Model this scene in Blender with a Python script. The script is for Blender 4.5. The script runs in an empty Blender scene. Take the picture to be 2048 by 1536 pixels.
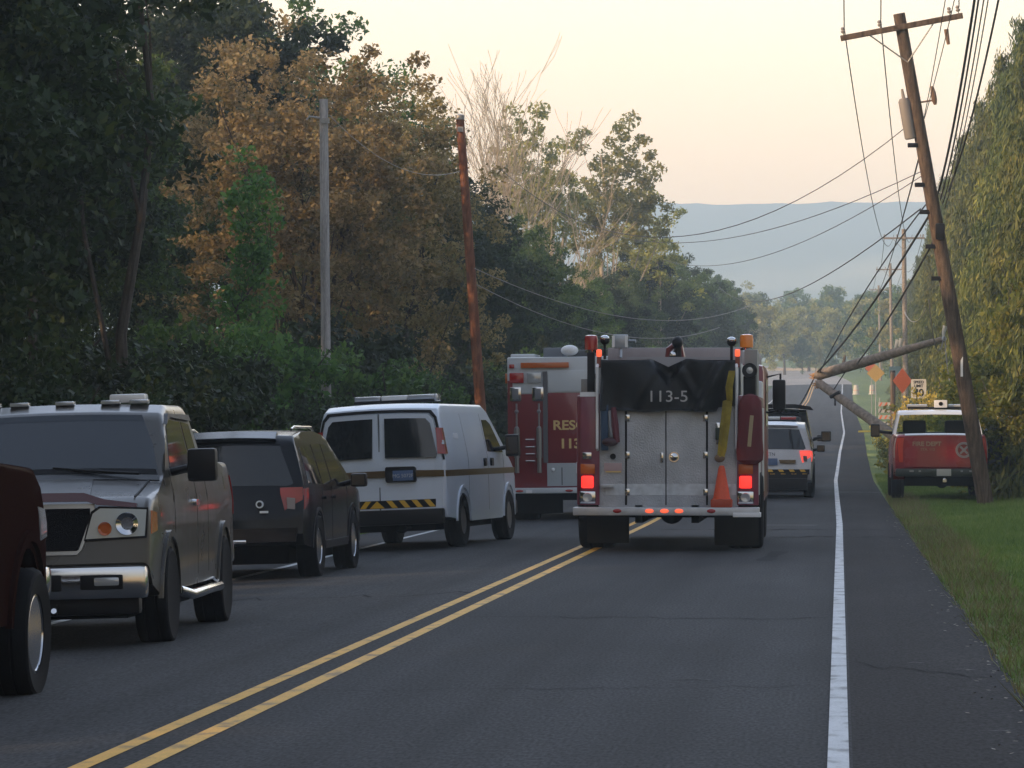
import bpy, bmesh, math, random
import numpy as np
from mathutils import Vector, Matrix
R = math.radians
C = bpy.context.scene.collection
SC = bpy.context.scene

# ------------------------------------------------------------------ camera, sky, sun, exposure
F = 8000.0; CAMZ = 1.6                       # focal length in pixels of the 2048 px wide photograph
cam = bpy.data.cameras.new('camera'); camo = bpy.data.objects.new('camera', cam); C.objects.link(camo)
cam.sensor_width = 36; cam.lens = 36*F/2048; cam.clip_start = .5; cam.clip_end = 12000
camo.location = (0, 0, CAMZ); camo.rotation_euler = (R(90)+math.atan(97/F), 0, math.atan(656/F))
SC.camera = camo
SC.view_settings.view_transform = 'Standard'; SC.view_settings.look = 'None'
SC.view_settings.exposure = 0.0; SC.view_settings.gamma = 1
SKY_BACK, SKY_AHEAD = .68, 2.2
SUN_EL, SUN_AZ = 20.0, -124.0                 # azimuth measured from +Y (ahead) towards +X; the sun is low on the left
w = bpy.data.worlds.new('World'); SC.world = w; w.use_nodes = True
nt = w.node_tree; nt.nodes.clear()
sky = nt.nodes.new('ShaderNodeTexSky'); sky.sky_type = 'NISHITA'; sky.sun_disc = False
sky.sun_elevation = R(SUN_EL); sky.sun_rotation = R(SUN_AZ); sky.dust_density = 3
tc = nt.nodes.new('ShaderNodeTexCoord'); sx = nt.nodes.new('ShaderNodeSeparateXYZ')
nt.links.new(tc.outputs['Generated'], sx.inputs[0])
rp = nt.nodes.new('ShaderNodeValToRGB'); cr = rp.color_ramp
cr.elements[0].position = 0.0; cr.elements[0].color = (.85, .56, .30, 1)
cr.elements[1].position = 1.0; cr.elements[1].color = (.45, .55, .74, 1)
for p_, c_ in ((.055, (.80,.48,.21, 1)), (.085, (.80,.56,.32, 1)), (.125, (.76,.64,.46, 1)), (.25, (.80, .82, .86, 1)), (.5, (.52, .63, .84, 1))):
    e = cr.elements.new(p_); e.color = c_
nt.links.new(sx.outputs['Z'], rp.inputs[0])
b1 = nt.nodes.new('ShaderNodeBackground'); b1.inputs[1].default_value = .05
b2 = nt.nodes.new('ShaderNodeBackground'); 
ad = nt.nodes.new('ShaderNodeAddShader'); ow = nt.nodes.new('ShaderNodeOutputWorld')
mh = nt.nodes.new('ShaderNodeMapRange'); mh.interpolation_type = 'SMOOTHSTEP'; mh.inputs[1].default_value = .2; mh.inputs[2].default_value = 1.0; mh.inputs[3].default_value = SKY_BACK; mh.inputs[4].default_value = SKY_AHEAD
nt.links.new(sx.outputs['Y'], mh.inputs[0]); nt.links.new(mh.outputs[0], b2.inputs[1])     # the sky is brightest ahead, over the ridge
nt.links.new(sky.outputs[0], b1.inputs[0]); nt.links.new(rp.outputs[0], b2.inputs[0])
nt.links.new(b1.outputs[0], ad.inputs[0]); nt.links.new(b2.outputs[0], ad.inputs[1]); nt.links.new(ad.outputs[0], ow.inputs[0])
sl = bpy.data.lights.new('sun', 'SUN'); so = bpy.data.objects.new('sun', sl); C.objects.link(so)
sl.energy = 5.0; sl.angle = R(.6); sl.color = (1.0, .68, .40)
sd = Vector((math.sin(R(SUN_AZ))*math.cos(R(SUN_EL)), math.cos(R(SUN_AZ))*math.cos(R(SUN_EL)), math.sin(R(SUN_EL))))
so.rotation_euler = sd.to_track_quat('Z', 'Y').to_euler()
try:
    SC.cycles.volume_bounces = 1; SC.cycles.transparent_max_bounces = 12; SC.cycles.max_bounces = 7
except Exception: pass

def P(px, py, d):
    """world point that the photograph shows at pixel (px, py), at distance d ahead"""
    return Vector(((px-1680)*d/F, d, CAMZ+(865-py)*d/F))

# ------------------------------------------------------------------ bookkeeping
def tag(o, label=None, cat=None, group=None, kind=None):
    if label: o['label'] = label
    if cat: o['category'] = cat
    if group: o['group'] = group
    if kind: o['kind'] = kind
    return o
def thing(name, label, cat, loc=(0,0,0), rot=(0,0,0), group=None):
    o = bpy.data.objects.new(name, None); C.objects.link(o); o.empty_display_size = .2
    o.location = loc; o.rotation_euler = rot
    return tag(o, label, cat, group)
def link(name, me, parent=None, mat=None):
    o = bpy.data.objects.new(name, me); C.objects.link(o)
    if parent: o.parent = parent
    if mat: me.materials.append(mat)
    return o
def copy_tree(o, parent=None):
    c = o.copy(); C.objects.link(c); c.parent = parent
    for ch in o.children: copy_tree(ch, c)
    return c

# ------------------------------------------------------------------ materials
MT = {}
def mat(name, col, rough=.5, metal=0, coat=0, spec=.5, emit=None, es=1, noise=0, nscale=30, bump=0, bscale=60, alpha=None, trans=0):
    if name in MT: return MT[name]
    m = bpy.data.materials.new(name); m.use_nodes = True; n = m.node_tree; b = n.nodes['Principled BSDF']
    b.inputs['Base Color'].default_value = (*col, 1); b.inputs['Roughness'].default_value = rough
    b.inputs['Metallic'].default_value = metal; b.inputs['Coat Weight'].default_value = coat
    b.inputs['Coat Roughness'].default_value = .06
    b.inputs['Specular IOR Level'].default_value = spec
    if trans: b.inputs['Transmission Weight'].default_value = trans
    if emit: b.inputs['Emission Color'].default_value = (*emit, 1); b.inputs['Emission Strength'].default_value = es
    if noise or bump:
        t = n.nodes.new('ShaderNodeTexCoord')
        ns = n.nodes.new('ShaderNodeTexNoise'); ns.inputs['Scale'].default_value = nscale; ns.inputs['Detail'].default_value = 6
        n.links.new(t.outputs['Object'], ns.inputs['Vector'])
    if noise:
        mp = n.nodes.new('ShaderNodeMapRange'); mp.inputs[1].default_value = .3; mp.inputs[2].default_value = .7
        mp.inputs[3].default_value = 1-noise; mp.inputs[4].default_value = 1+noise
        n.links.new(ns.outputs[0], mp.inputs[0])
        mx = n.nodes.new('ShaderNodeVectorMath'); mx.operation = 'SCALE'; mx.inputs[0].default_value = col
        n.links.new(mp.outputs[0], mx.inputs['Scale']); n.links.new(mx.outputs[0], b.inputs['Base Color'])
        mr = n.nodes.new('ShaderNodeMapRange'); mr.inputs[3].default_value = max(.02, rough-.08); mr.inputs[4].default_value = min(1, rough+.12)
        n.links.new(ns.outputs[0], mr.inputs[0]); n.links.new(mr.outputs[0], b.inputs['Roughness'])
    if bump:
        n2 = n.nodes.new('ShaderNodeTexNoise'); n2.inputs['Scale'].default_value = bscale; n2.inputs['Detail'].default_value = 4
        n.links.new(t.outputs['Object'], n2.inputs['Vector'])
        bp = n.nodes.new('ShaderNodeBump'); bp.inputs['Strength'].default_value = bump; bp.inputs['Distance'].default_value = .02
        n.links.new(n2.outputs[0], bp.inputs['Height']); n.links.new(bp.outputs[0], b.inputs['Normal'])
    MT[name] = m; return m
def ramp_mat(name, stops, scale=.3, rough=.8, fine=0, fscale=40, bump=0, stretch=(1,1,1), detail=5, spec=.3, coord='Object', track=0):
    m = bpy.data.materials.new(name); m.use_nodes = True; n = m.node_tree; b = n.nodes['Principled BSDF']
    b.inputs['Roughness'].default_value = rough; b.inputs['Specular IOR Level'].default_value = spec
    t = n.nodes.new('ShaderNodeTexCoord'); mp = n.nodes.new('ShaderNodeMapping'); mp.inputs['Scale'].default_value = stretch
    n.links.new(t.outputs[coord], mp.inputs[0])
    a = n.nodes.new('ShaderNodeTexNoise'); a.inputs['Scale'].default_value = scale; a.inputs['Detail'].default_value = detail
    n.links.new(mp.outputs[0], a.inputs['Vector'])
    r = n.nodes.new('ShaderNodeValToRGB'); n.links.new(a.outputs[0], r.inputs[0])
    r.color_ramp.elements[0].position = stops[0][0]; r.color_ramp.elements[0].color = (*stops[0][1], 1)
    r.color_ramp.elements[1].position = stops[-1][0]; r.color_ramp.elements[1].color = (*stops[-1][1], 1)
    for p, c in stops[1:-1]: r.color_ramp.elements.new(p).color = (*c, 1)
    out = r.outputs[0]
    f = n.nodes.new('ShaderNodeTexNoise'); f.inputs['Scale'].default_value = fscale; f.inputs['Detail'].default_value = 3
    n.links.new(mp.outputs[0], f.inputs['Vector'])
    if fine:
        q = n.nodes.new('ShaderNodeMapRange'); q.inputs[1].default_value = .3; q.inputs[2].default_value = .7
        q.inputs[3].default_value = 1-fine; q.inputs[4].default_value = 1+fine; n.links.new(f.outputs[0], q.inputs[0])
        s = n.nodes.new('ShaderNodeVectorMath'); s.operation = 'SCALE'
        n.links.new(out, s.inputs[0]); n.links.new(q.outputs[0], s.inputs['Scale']); out = s.outputs[0]
    if track:      # long faint wheel tracks and wear along the road
        m2 = n.nodes.new('ShaderNodeMapping'); m2.inputs['Scale'].default_value = (1.6, .012, 1); n.links.new(t.outputs[coord], m2.inputs[0])
        f2 = n.nodes.new('ShaderNodeTexNoise'); f2.inputs['Scale'].default_value = 1; f2.inputs['Detail'].default_value = 4; n.links.new(m2.outputs[0], f2.inputs['Vector'])
        q2 = n.nodes.new('ShaderNodeMapRange'); q2.inputs[1].default_value = .35; q2.inputs[2].default_value = .65; q2.inputs[3].default_value = 1-track; q2.inputs[4].default_value = 1+track; n.links.new(f2.outputs[0], q2.inputs[0])
        s2 = n.nodes.new('ShaderNodeVectorMath'); s2.operation = 'SCALE'; n.links.new(out, s2.inputs[0]); n.links.new(q2.outputs[0], s2.inputs['Scale']); out = s2.outputs[0]
    n.links.new(out, b.inputs['Base Color'])
    if bump:
        bp = n.nodes.new('ShaderNodeBump'); bp.inputs['Strength'].default_value = bump; bp.inputs['Distance'].default_value = .01
        n.links.new(f.outputs[0], bp.inputs['Height']); n.links.new(bp.outputs[0], b.inputs['Normal'])
    return m
def leaf_mat(name, cols, trans=.35, rough=.6):
    m = bpy.data.materials.new(name); m.use_nodes = True; n = m.node_tree; n.nodes.clear()
    g = n.nodes.new('ShaderNodeNewGeometry'); oi = n.nodes.new('ShaderNodeObjectInfo')
    t = n.nodes.new('ShaderNodeTexCoord'); ns = n.nodes.new('ShaderNodeTexNoise'); ns.inputs['Scale'].default_value = .55; ns.inputs['Detail'].default_value = 2
    n.links.new(t.outputs['Object'], ns.inputs['Vector'])
    # a leaf's colour: its own random value and the spray it grows on
    a = n.nodes.new('ShaderNodeMath'); a.operation = 'MULTIPLY_ADD'; a.inputs[1].default_value = .55
    n.links.new(g.outputs['Random Per Island'], a.inputs[0])
    b_ = n.nodes.new('ShaderNodeMapRange'); b_.inputs[1].default_value = .3; b_.inputs[2].default_value = .7; b_.inputs[3].default_value = 0; b_.inputs[4].default_value = .45
    n.links.new(ns.outputs[0], b_.inputs[0]); n.links.new(b_.outputs[0], a.inputs[2])
    r = n.nodes.new('ShaderNodeValToRGB'); k = len(cols)
    r.color_ramp.elements[0].color = (*cols[0], 1); r.color_ramp.elements[1].color = (*cols[-1], 1)
    for i, c in enumerate(cols[1:-1]): r.color_ramp.elements.new((i+1)/(k-1)).color = (*c, 1)
    n.links.new(a.outputs[0], r.inputs[0])
    hs = n.nodes.new('ShaderNodeHueSaturation'); hm = n.nodes.new('ShaderNodeMapRange'); hm.inputs[3].default_value = .485; hm.inputs[4].default_value = .515
    vm = n.nodes.new('ShaderNodeMapRange'); vm.inputs[3].default_value = .8; vm.inputs[4].default_value = 1.2
    n.links.new(oi.outputs['Random'], hm.inputs[0]); n.links.new(hm.outputs[0], hs.inputs['Hue'])
    n.links.new(oi.outputs['Random'], vm.inputs[0]); n.links.new(vm.outputs[0], hs.inputs['Value']); n.links.new(r.outputs[0], hs.inputs['Color'])
    d = n.nodes.new('ShaderNodeBsdfPrincipled'); d.inputs['Roughness'].default_value = rough; d.inputs['Specular IOR Level'].default_value = .35
    tr = n.nodes.new('ShaderNodeBsdfTranslucent'); mx = n.nodes.new('ShaderNodeMixShader'); mx.inputs[0].default_value = trans
    n.links.new(hs.outputs[0], d.inputs['Base Color']); n.links.new(hs.outputs[0], tr.inputs[0])
    n.links.new(d.outputs[0], mx.inputs[1]); n.links.new(tr.outputs[0], mx.inputs[2])
    o = n.nodes.new('ShaderNodeOutputMaterial'); n.links.new(mx.outputs[0], o.inputs[0])
    return m

chrome = mat('chrome', (.62,.63,.65), .12, 1)
alu = mat('aluminium', (.48,.50,.53), .38, .5, noise=.12, nscale=6, bump=.15, bscale=90)
plate_alu = mat('tread_plate', (.40,.42,.45), .42, .3, noise=.2, nscale=2.5, bump=.45, bscale=44)
rubber = mat('rubber', (.008,.008,.009), .8, spec=.12, noise=.2, nscale=20)
blackp = mat('black_plastic', (.009,.009,.011), .45, spec=.22)
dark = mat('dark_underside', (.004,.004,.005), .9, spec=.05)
glass = mat('dark_glass', (.010,.013,.016), .04, spec=.6)
glass_blue = mat('tinted_glass', (.016,.022,.030), .05, spec=.6)
redlens = mat('red_lens', (.32,.012,.012), .15, coat=.5)
amber = mat('amber_lens', (.45,.10,.012), .2, coat=.5)
clear = mat('clear_lens', (.42,.44,.46), .12, .3, coat=1)
lit_red = mat('lit_red_lamp', (.9,.03,.02), .3, emit=(1,.035,.025), es=1.5)
lit_red2 = mat('lit_marker_lamp', (.9,.15,.06), .3, emit=(1,.12,.05), es=1.1)
white = mat('white_paint', (.66,.73,.82), .32, coat=.5, noise=.03, nscale=2)
wht_line = mat('white_trim', (.75,.76,.78), .4)
firered = mat('fire_red', (.15,.010,.014), .28, coat=.7, noise=.06, nscale=3)
gold = mat('gold_lettering', (.62,.47,.20), .35, .3)
yellowr = mat('yellow_reflective', (.72,.42,.03), .5)
blk = mat('black_marking', (.008,.008,.010), .6, spec=.15)

# ------------------------------------------------------------------ mesh helpers
class MB:
    def __init__(s): s.bm = bmesh.new()
    def box(s, c, d, rot=None, bev=0):
        r = bmesh.ops.create_cube(s.bm, size=1); vs = r['verts']
        M = Matrix.Translation(c) @ (rot.to_4x4() if rot else Matrix.Identity(4)) @ Matrix.Diagonal((d[0], d[1], d[2], 1))
        bmesh.ops.transform(s.bm, matrix=M, verts=vs)
        if bev:
            es = list({e for v in vs for e in v.link_edges})
            bmesh.ops.bevel(s.bm, geom=es, offset=bev, segments=2, affect='EDGES', profile=.6)
        return s
    def tube(s, pts, rad, seg=10, caps=True):
        pts = [Vector(p) for p in pts]; n = len(pts)
        rads = rad if isinstance(rad, (list, tuple)) else [rad]*n
        rings = []; prev = None
        for i, p in enumerate(pts):
            t = (pts[min(i+1, n-1)]-pts[max(i-1, 0)]).normalized()
            if prev is None:
                u = t.orthogonal().normalized()
            else:
                u = (prev - t*prev.dot(t)).normalized()
            prev = u; v = t.cross(u)
            rings.append([s.bm.verts.new(p+(u*math.cos(2*math.pi*k/seg)+v*math.sin(2*math.pi*k/seg))*rads[i]) for k in range(seg)])
        for a, b in zip(rings, rings[1:]):
            for k in range(seg): s.bm.faces.new((a[k], a[(k+1) % seg], b[(k+1) % seg], b[k]))
        if caps:
            try: s.bm.faces.new(rings[0][::-1]); s.bm.faces.new(rings[-1])
            except Exception: pass
        return s
    def lathe(s, prof, axis='Z', c=(0,0,0), seg=32, fn=None, caps=True):
        """prof: (radius, height) pairs turned round an axis through c"""
        rings = []
        for j, (r, h) in enumerate(prof):
            ring = []
            for k in range(seg):
                a = 2*math.pi*k/seg; rr = fn(j, k, r) if fn else r
                x, y = rr*math.cos(a), rr*math.sin(a)
                p = (x, y, h) if axis == 'Z' else ((h, x, y) if axis == 'X' else (y, h, x))
                ring.append(s.bm.verts.new((p[0]+c[0], p[1]+c[1], p[2]+c[2])))
            rings.append(ring)
        for a, b in zip(rings, rings[1:]):
            for k in range(seg): s.bm.faces.new((a[k], a[(k+1) % seg], b[(k+1) % seg], b[k]))
        if not caps: return s
        if prof[0][0] > 1e-4: s.bm.faces.new(rings[0][::-1])
        if prof[-1][0] > 1e-4: s.bm.faces.new(rings[-1])
        return s
    def prism(s, poly, x0, x1, axis='X'):
        """polygon (a,b) extruded along an axis: X -> (y,z), Y -> (x,z), Z -> (x,y)"""
        def P3(a, b, t): return (t, a, b) if axis == 'X' else ((a, t, b) if axis == 'Y' else (a, b, t))
        A = [s.bm.verts.new(P3(a, b, x0)) for a, b in poly]; B = [s.bm.verts.new(P3(a, b, x1)) for a, b in poly]
        n = len(poly)
        s.bm.faces.new(A[::-1]); s.bm.faces.new(B)
        for i in range(n): s.bm.faces.new((A[i], A[(i+1) % n], B[(i+1) % n], B[i]))
        return s
    def sphere(s, c, r, sc=(1,1,1), u=16, v=10):
        q = bmesh.ops.create_uvsphere(s.bm, u_segments=u, v_segments=v, radius=r)
        bmesh.ops.transform(s.bm, matrix=Matrix.Translation(c) @ Matrix.Diagonal((*sc, 1)), verts=q['verts'])
        return s
    def build(s, name, m, parent=None, smooth=35, label=None):
        bmesh.ops.recalc_face_normals(s.bm, faces=s.bm.faces)
        me = bpy.data.meshes.new(name); s.bm.to_mesh(me); s.bm.free()
        if smooth:
            me.shade_smooth(); me.set_sharp_from_angle(angle=R(smooth))
        o = link(name, me, parent, m)
        if label: o['label'] = label
        return o
def box(name, c, d, m, parent, bev=0, rot=None, label=None):
    return MB().box(c, d, rot, bev).build(name, m, parent, label=label)
def bx(name, x0, x1, y0, y1, z0, z1, m, parent, bev=0, label=None):
    return box(name, ((x0+x1)/2, (y0+y1)/2, (z0+z1)/2), (abs(x1-x0), abs(y1-y0), abs(z1-z0)), m, parent, bev, label=label)
def text(name, s, size, loc, m, parent, rot=(R(90),0,0), ext=.004, bold=.0, sx=1, align='CENTER'):
    cu = bpy.data.curves.new(name, 'FONT'); cu.body = s; cu.size = size; cu.extrude = ext; cu.offset = bold; cu.align_x = align; cu.align_y = 'CENTER'
    o = bpy.data.objects.new(name, cu); C.objects.link(o)
    dg = bpy.context.evaluated_depsgraph_get(); me = bpy.data.meshes.new_from_object(o.evaluated_get(dg))
    bpy.data.objects.remove(o)
    r = link(name, me, parent); me.materials.clear(); me.materials.append(m)
    r.location = loc; r.rotation_euler = rot; r.scale = (sx, 1, 1)
    return r

# ------------------------------------------------------------------ the lie of the land
RY = np.array([-80,0,70,95,130,178,250,340,408,475,560,640,720,890,1000,1300,4000.])
RZ = np.array([0,0,0,.03,.22,.85,1.9,3.5,4.9,7.2,9.3,11.3,13.4,17.0,18.5,19,20.])
XY = np.array([0,70,120,170,230,330,480.]); XX = np.array([0,0,-.12,0,.25,.1,.3])
def roadz(y):
    k = np.array([-12,-6,0,6,12.]) if y < 600 else np.array([-30,0,30.])
    return float(np.mean(np.interp(y+k*min(1, max(0, (y-60)/60)), RY, RZ)))
def roadx(y):
    b = float(np.interp(y, XY, XX))
    return b-(max(0, y-480)**2)*.00020
def cross(x):
    return -(-3.49-x)*.036 if x < -3.49 else (0 if x < 0 else -.01*x)
def gz(x, y):
    """ground height beside the road, x measured from the right edge line"""
    if x < -8.3:
        u = -8.3-x; return roadz(y)+cross(-8.3)-.05 + (.0 if u < 2 else min(2.0, (u-2)*.05))
    if x > 1.12:
        u = x-1.12; return roadz(y)-.03+min(u*.035, .12)+max(0, min(1.2, (u-6)*.03))
    return roadz(y)+cross(x)
# ------------------------------------------------------------------ ground, road, markings
asphalt = ramp_mat('asphalt', [(.25,(.026,.027,.029)),(.5,(.036,.037,.040)),(.8,(.050,.051,.054))], scale=.7, rough=.88, fine=.6, fscale=48, bump=.5, stretch=(1,.22,1), detail=8, spec=.18, track=.22)
asphalt2 = ramp_mat('shoulder_asphalt', [(.25,(.021,.020,.021)),(.6,(.030,.028,.029)),(.85,(.042,.039,.040))], scale=.8, rough=.92, fine=.6, fscale=48, bump=.5, stretch=(1,.25,1), detail=8, spec=.15, track=.15)
pale = ramp_mat('pale_concrete', [(.3,(.22,.21,.20)),(.7,(.32,.30,.28))], scale=.05, rough=.9)
tar = ramp_mat('tar_seal', [(.3,(.012,.012,.013)),(.7,(.024,.024,.026))], scale=2, rough=.95, spec=.1)
def paint_mat(name, col, worn):
    m = ramp_mat(name, [(.34, tuple(c*.35+.02 for c in col)), (.46, tuple(c*.82 for c in col)), (.75, col)], scale=5, rough=.6, fine=.12, fscale=70, stretch=(1,.5,1), detail=8)
    return m
yline = paint_mat('yellow_line_paint', (.80,.42,.03), .3); wline = paint_mat('white_line_paint', (.60,.62,.64), .3)
grassg = ramp_mat('grass_ground', [(.3,(.07,.105,.024)),(.5,(.11,.16,.036)),(.75,(.19,.20,.07))], scale=.9, rough=.95, fine=.45, fscale=25, bump=1, detail=8)
dirt = ramp_mat('forest_floor', [(.3,(.02,.018,.01)),(.7,(.04,.05,.018))], scale=1, rough=1, fine=.3)
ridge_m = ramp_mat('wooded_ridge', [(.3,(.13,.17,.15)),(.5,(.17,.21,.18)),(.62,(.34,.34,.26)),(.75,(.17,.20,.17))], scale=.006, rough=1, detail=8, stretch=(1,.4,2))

YS = np.concatenate([np.arange(-60, 130, 5), np.arange(130, 620, 6), np.arange(620, 1001, 20)])
def sheet(name, xs, y0, y1, m, dz=0, parent=None, label=None, kind='structure', wid=None, ys=None):
    yy = [y for y in (YS if ys is None else ys) if y0 <= y <= y1]
    if yy[0] > y0: yy = [y0]+yy
    if yy[-1] < y1: yy.append(y1)
    bm = bmesh.new(); rows = []
    for y in yy:
        cx = roadx(y); rows.append([bm.verts.new((cx+x, y, roadz(y)+cross(x)+dz)) for x in xs])
    for a, b in zip(rows, rows[1:]):
        for k in range(len(xs)-1): bm.faces.new((a[k], a[k+1], b[k+1], b[k]))
    me = bpy.data.meshes.new(name); bm.to_mesh(me); bm.free(); me.shade_smooth()
    o = link(name, me, parent, m); tag(o, kind=kind)
    return o
# ground sheet reaching the foot of the ridge
bm = bmesh.new(); gx = [-1500,-600,-250,-100,-50,-28,-20,-16,-13,-10.5,-8.35,-8.3,1.06,1.12,1.6,2.5,4,6,9,14,25,50,100,250,600,1500]
rows = []
for y in list(YS)+[1100,1300,1700,2300,2550]:
    row = []
    for x in gx:
        inside = -8.32 <= x <= 1.1
        z = gz(x, y) if not inside else roadz(y)+cross(x)-.12
        if x == -8.35: z = gz(-8.4, y)
        row.append(bm.verts.new((roadx(min(y, 1000))*(1 if abs(x) < 60 else 0)+x+(.10*math.sin(y*.9)*.3+.05*math.sin(y*2.3) if abs(x-1.12) < .01 else 0), y, z)))
    rows.append(row)
for a, b in zip(rows, rows[1:]):
    for k in range(len(gx)-1): bm.faces.new((a[k], a[k+1], b[k+1], b[k]))
me = bpy.data.meshes.new('ground'); bm.to_mesh(me); bm.free(); me.shade_smooth()
g = link('ground', me, None, grassg); tag(g, kind='structure')
sheet('road', [-7.15,-5.5,-3.49,-1.7,.06], -60, 484, asphalt)
sheet('road_shoulder', [.06,.6,1.12], -60, 484, asphalt2, 0)
sheet('left_road_shoulder', [-8.3,-7.7,-7.15], -60, 484, asphalt, 0)
sheet('far_road', [-14,-9,-3.49,3,6], 484, 1000, pale, .01)
def line(name, xc, wd, y0, y1, m, dz=.004): return sheet(name, [xc-wd/2, xc+wd/2], y0, y1, m, dz)
line('yellow_centre_line', -3.63, .105, -60, 484, yline); line('yellow_centre_line', -3.345, .105, -60, 484, yline)
line('white_edge_line', -.01, .105, -60, 484, wline, .008); line('white_edge_line', -7.1, .11, -60, 484, wline, .008)
def streak(name, pts, wd, m, dz=.003):
    """a thin mark lying on the road along a list of (x, y)"""
    bm = bmesh.new(); L = []; rnd = random.Random(len(pts)*7+int(pts[0][1]))
    for i, (x, y) in enumerate(pts):
        a = Vector(pts[max(i-1,0)]); b = Vector(pts[min(i+1,len(pts)-1)]); t = (b-a).normalized(); nn = Vector((-t.y, t.x))*wd/2*rnd.uniform(.6,1.3)
        for s in (-1, 1):
            q = Vector((x, y))+nn*s; L.append(bm.verts.new((q.x, q.y, roadz(q.y)+cross(q.x)+dz)))
    for i in range(len(pts)-1): bm.faces.new((L[2*i], L[2*i+2], L[2*i+3], L[2*i+1]))
    me = bpy.data.meshes.new(name); bm.to_mesh(me); bm.free()
    return tag(link(name, me, None, m), kind='structure')
def jag(x0, x1, y, a, n=14, seed=1, y1=None):
    r = random.Random(seed); y1 = y if y1 is None else y1
    return [(x0+(x1-x0)*i/n, y+(y1-y)*i/n+r.uniform(-a, a)) for i in range(n+1)]
crack_l = ramp_mat('pale_crack', [(.3,(.05,.05,.052)),(.7,(.08,.08,.082))], scale=3)
streak('road_crack', jag(.1, 1.05, 27.8, .25, seed=2, y1=26.3), .02, tar)
streak('road_crack', jag(-3.3, -.15, 24.6, .12, 26, seed=12, y1=25.3), .018, tar)
streak('road_crack', jag(-2.9, 1.1, 66, .5, 20, seed=3), .22, tar)
streak('road_crack', jag(-1.0, .95, 61.5, .4, 20, seed=4), .16, tar)
streak('road_crack', jag(-3.2, -.1, 34.5, .2, 20, seed=5), .04, tar)
streak('road_crack', jag(-.5, 1.1, 103, .4, 12, seed=6), .35, crack_l)
streak('road_crack', jag(-6.9, -3.7, 40, .5, 20, seed=8), .05, tar)
worn = ramp_mat('worn_asphalt', [(.3,(.029,.030,.032)),(.7,(.044,.045,.048))], scale=2, rough=.95, fine=.5, fscale=48, spec=.1)
streak('road_patch', jag(-.95,-.80,50,.1,6,seed=3,y1=54), .22, worn, .002)
for i, (px, py, wd) in enumerate(((1385,1359,.12),(1830,1322,.05),(1925,1334,.06),(1998,1455,.05),(1575,1050,.5))):
    d = F*CAMZ/(py-865); x = (px-1680)*d/F
    streak('road_scuff', [(x-wd,d),(x,d+.05),(x+wd,d-.02)], .05 if wd < .3 else .6, crack_l if wd < .3 else mat('scuff', (.06,.06,.065), .9), .0035)

# ridge far behind, its own wooded slope
bm = bmesh.new(); rng = random.Random(4); nx, ny = 180, 26; rows = []
for j in range(ny):
    v = j/(ny-1); row = []
    for i in range(nx):
        x = -900+1800*i/(nx-1); y = 1300+1100*v
        top = 139+.5*math.sin(x*.011)+.5*math.sin(x*.043+1)-.006*x
        prof = 12+(top-12)*(v**1.25 if v < .96 else v)
        lump = 7*math.sin(x*.02+v*5)*math.sin(v*8+x*.006)*(1-v)*v*3
        row.append(bm.verts.new((x, y, prof+lump*.6+rng.uniform(-.5,.5)*(.4+v))))
    rows.append(row)
for a, b in zip(rows, rows[1:]):
    for k in range(nx-1): bm.faces.new((a[k], a[k+1], b[k+1], b[k]))
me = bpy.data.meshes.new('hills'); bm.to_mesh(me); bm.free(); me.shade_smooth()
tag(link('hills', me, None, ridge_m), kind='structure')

# ------------------------------------------------------------------ foliage
def quads(name, ctr, a, b, m, parent=None, tri=False):
    """one leaf face at every centre; a and b are its half-axes"""
    n = len(ctr)
    if tri: co = np.stack([ctr-b, ctr+b, ctr+a], 1); k = 3
    else: co = np.stack([ctr-a, ctr-b*.9+a*.1, ctr+a, ctr+b*.9+a*.1], 1); k = 4
    me = bpy.data.meshes.new(name); me.vertices.add(n*k); me.loops.add(n*k); me.polygons.add(n)
    me.vertices.foreach_set('co', co.astype(np.float32).ravel())
    me.loops.foreach_set('vertex_index', np.arange(n*k, dtype=np.int32))
    me.polygons.foreach_set('loop_start', np.arange(0, n*k, k, dtype=np.int32))
    me.update(calc_edges=True)
    return link(name, me, parent, m)
def rdir(rg, n):
    v = rg.normal(size=(n, 3)); return v/np.linalg.norm(v, axis=1)[:, None]
def leaves(name, cl, rc, per, size, m, parent, rg, flat=.6, droop=0):
    """clumps cl (k,3) with radii rc (k,) each filled with per leaves"""
    k = len(cl); c = np.repeat(cl, per, 0)+rdir(rg, k*per)*(np.repeat(rc, per)*rg.random(k*per)**.45)[:, None]*np.array([1,1,.75])
    n = len(c); u = rdir(rg, n); u[:, 2] -= droop; u /= np.linalg.norm(u, axis=1)[:, None]
    v = np.cross(u, rdir(rg, n)+np.array([0,0,flat])); v /= np.linalg.norm(v, axis=1)[:, None]+1e-9
    s = size*(.5+.95*rg.random(n)**1.6)[:, None]
    return quads(name, c, u*s*.5, v*s*.3, m, parent)
bark = ramp_mat('bark', [(.3,(.035,.028,.022)),(.7,(.10,.085,.07))], scale=3, rough=.95, fine=.3, stretch=(4,4,.6), bump=.6)
bark_pale = ramp_mat('pale_lit_bark', [(.3,(.34,.27,.20)),(.7,(.52,.43,.33))], scale=3, rough=.95, stretch=(4,4,.6))  # sunlight and haze on the bare branches put into the bark colour
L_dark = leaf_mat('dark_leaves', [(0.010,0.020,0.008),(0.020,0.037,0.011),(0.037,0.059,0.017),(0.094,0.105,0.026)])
L_mid = leaf_mat('green_leaves', [(0.033,0.068,0.021),(0.063,0.117,0.033),(0.105,0.173,0.042),(0.180,0.225,0.057)])
L_brown = leaf_mat('brown_leaves', [(.07,.07,.024),(.17,.14,.05),(.29,.215,.085),(.46,.36,.17),(.14,.17,.05)], .45)
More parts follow.
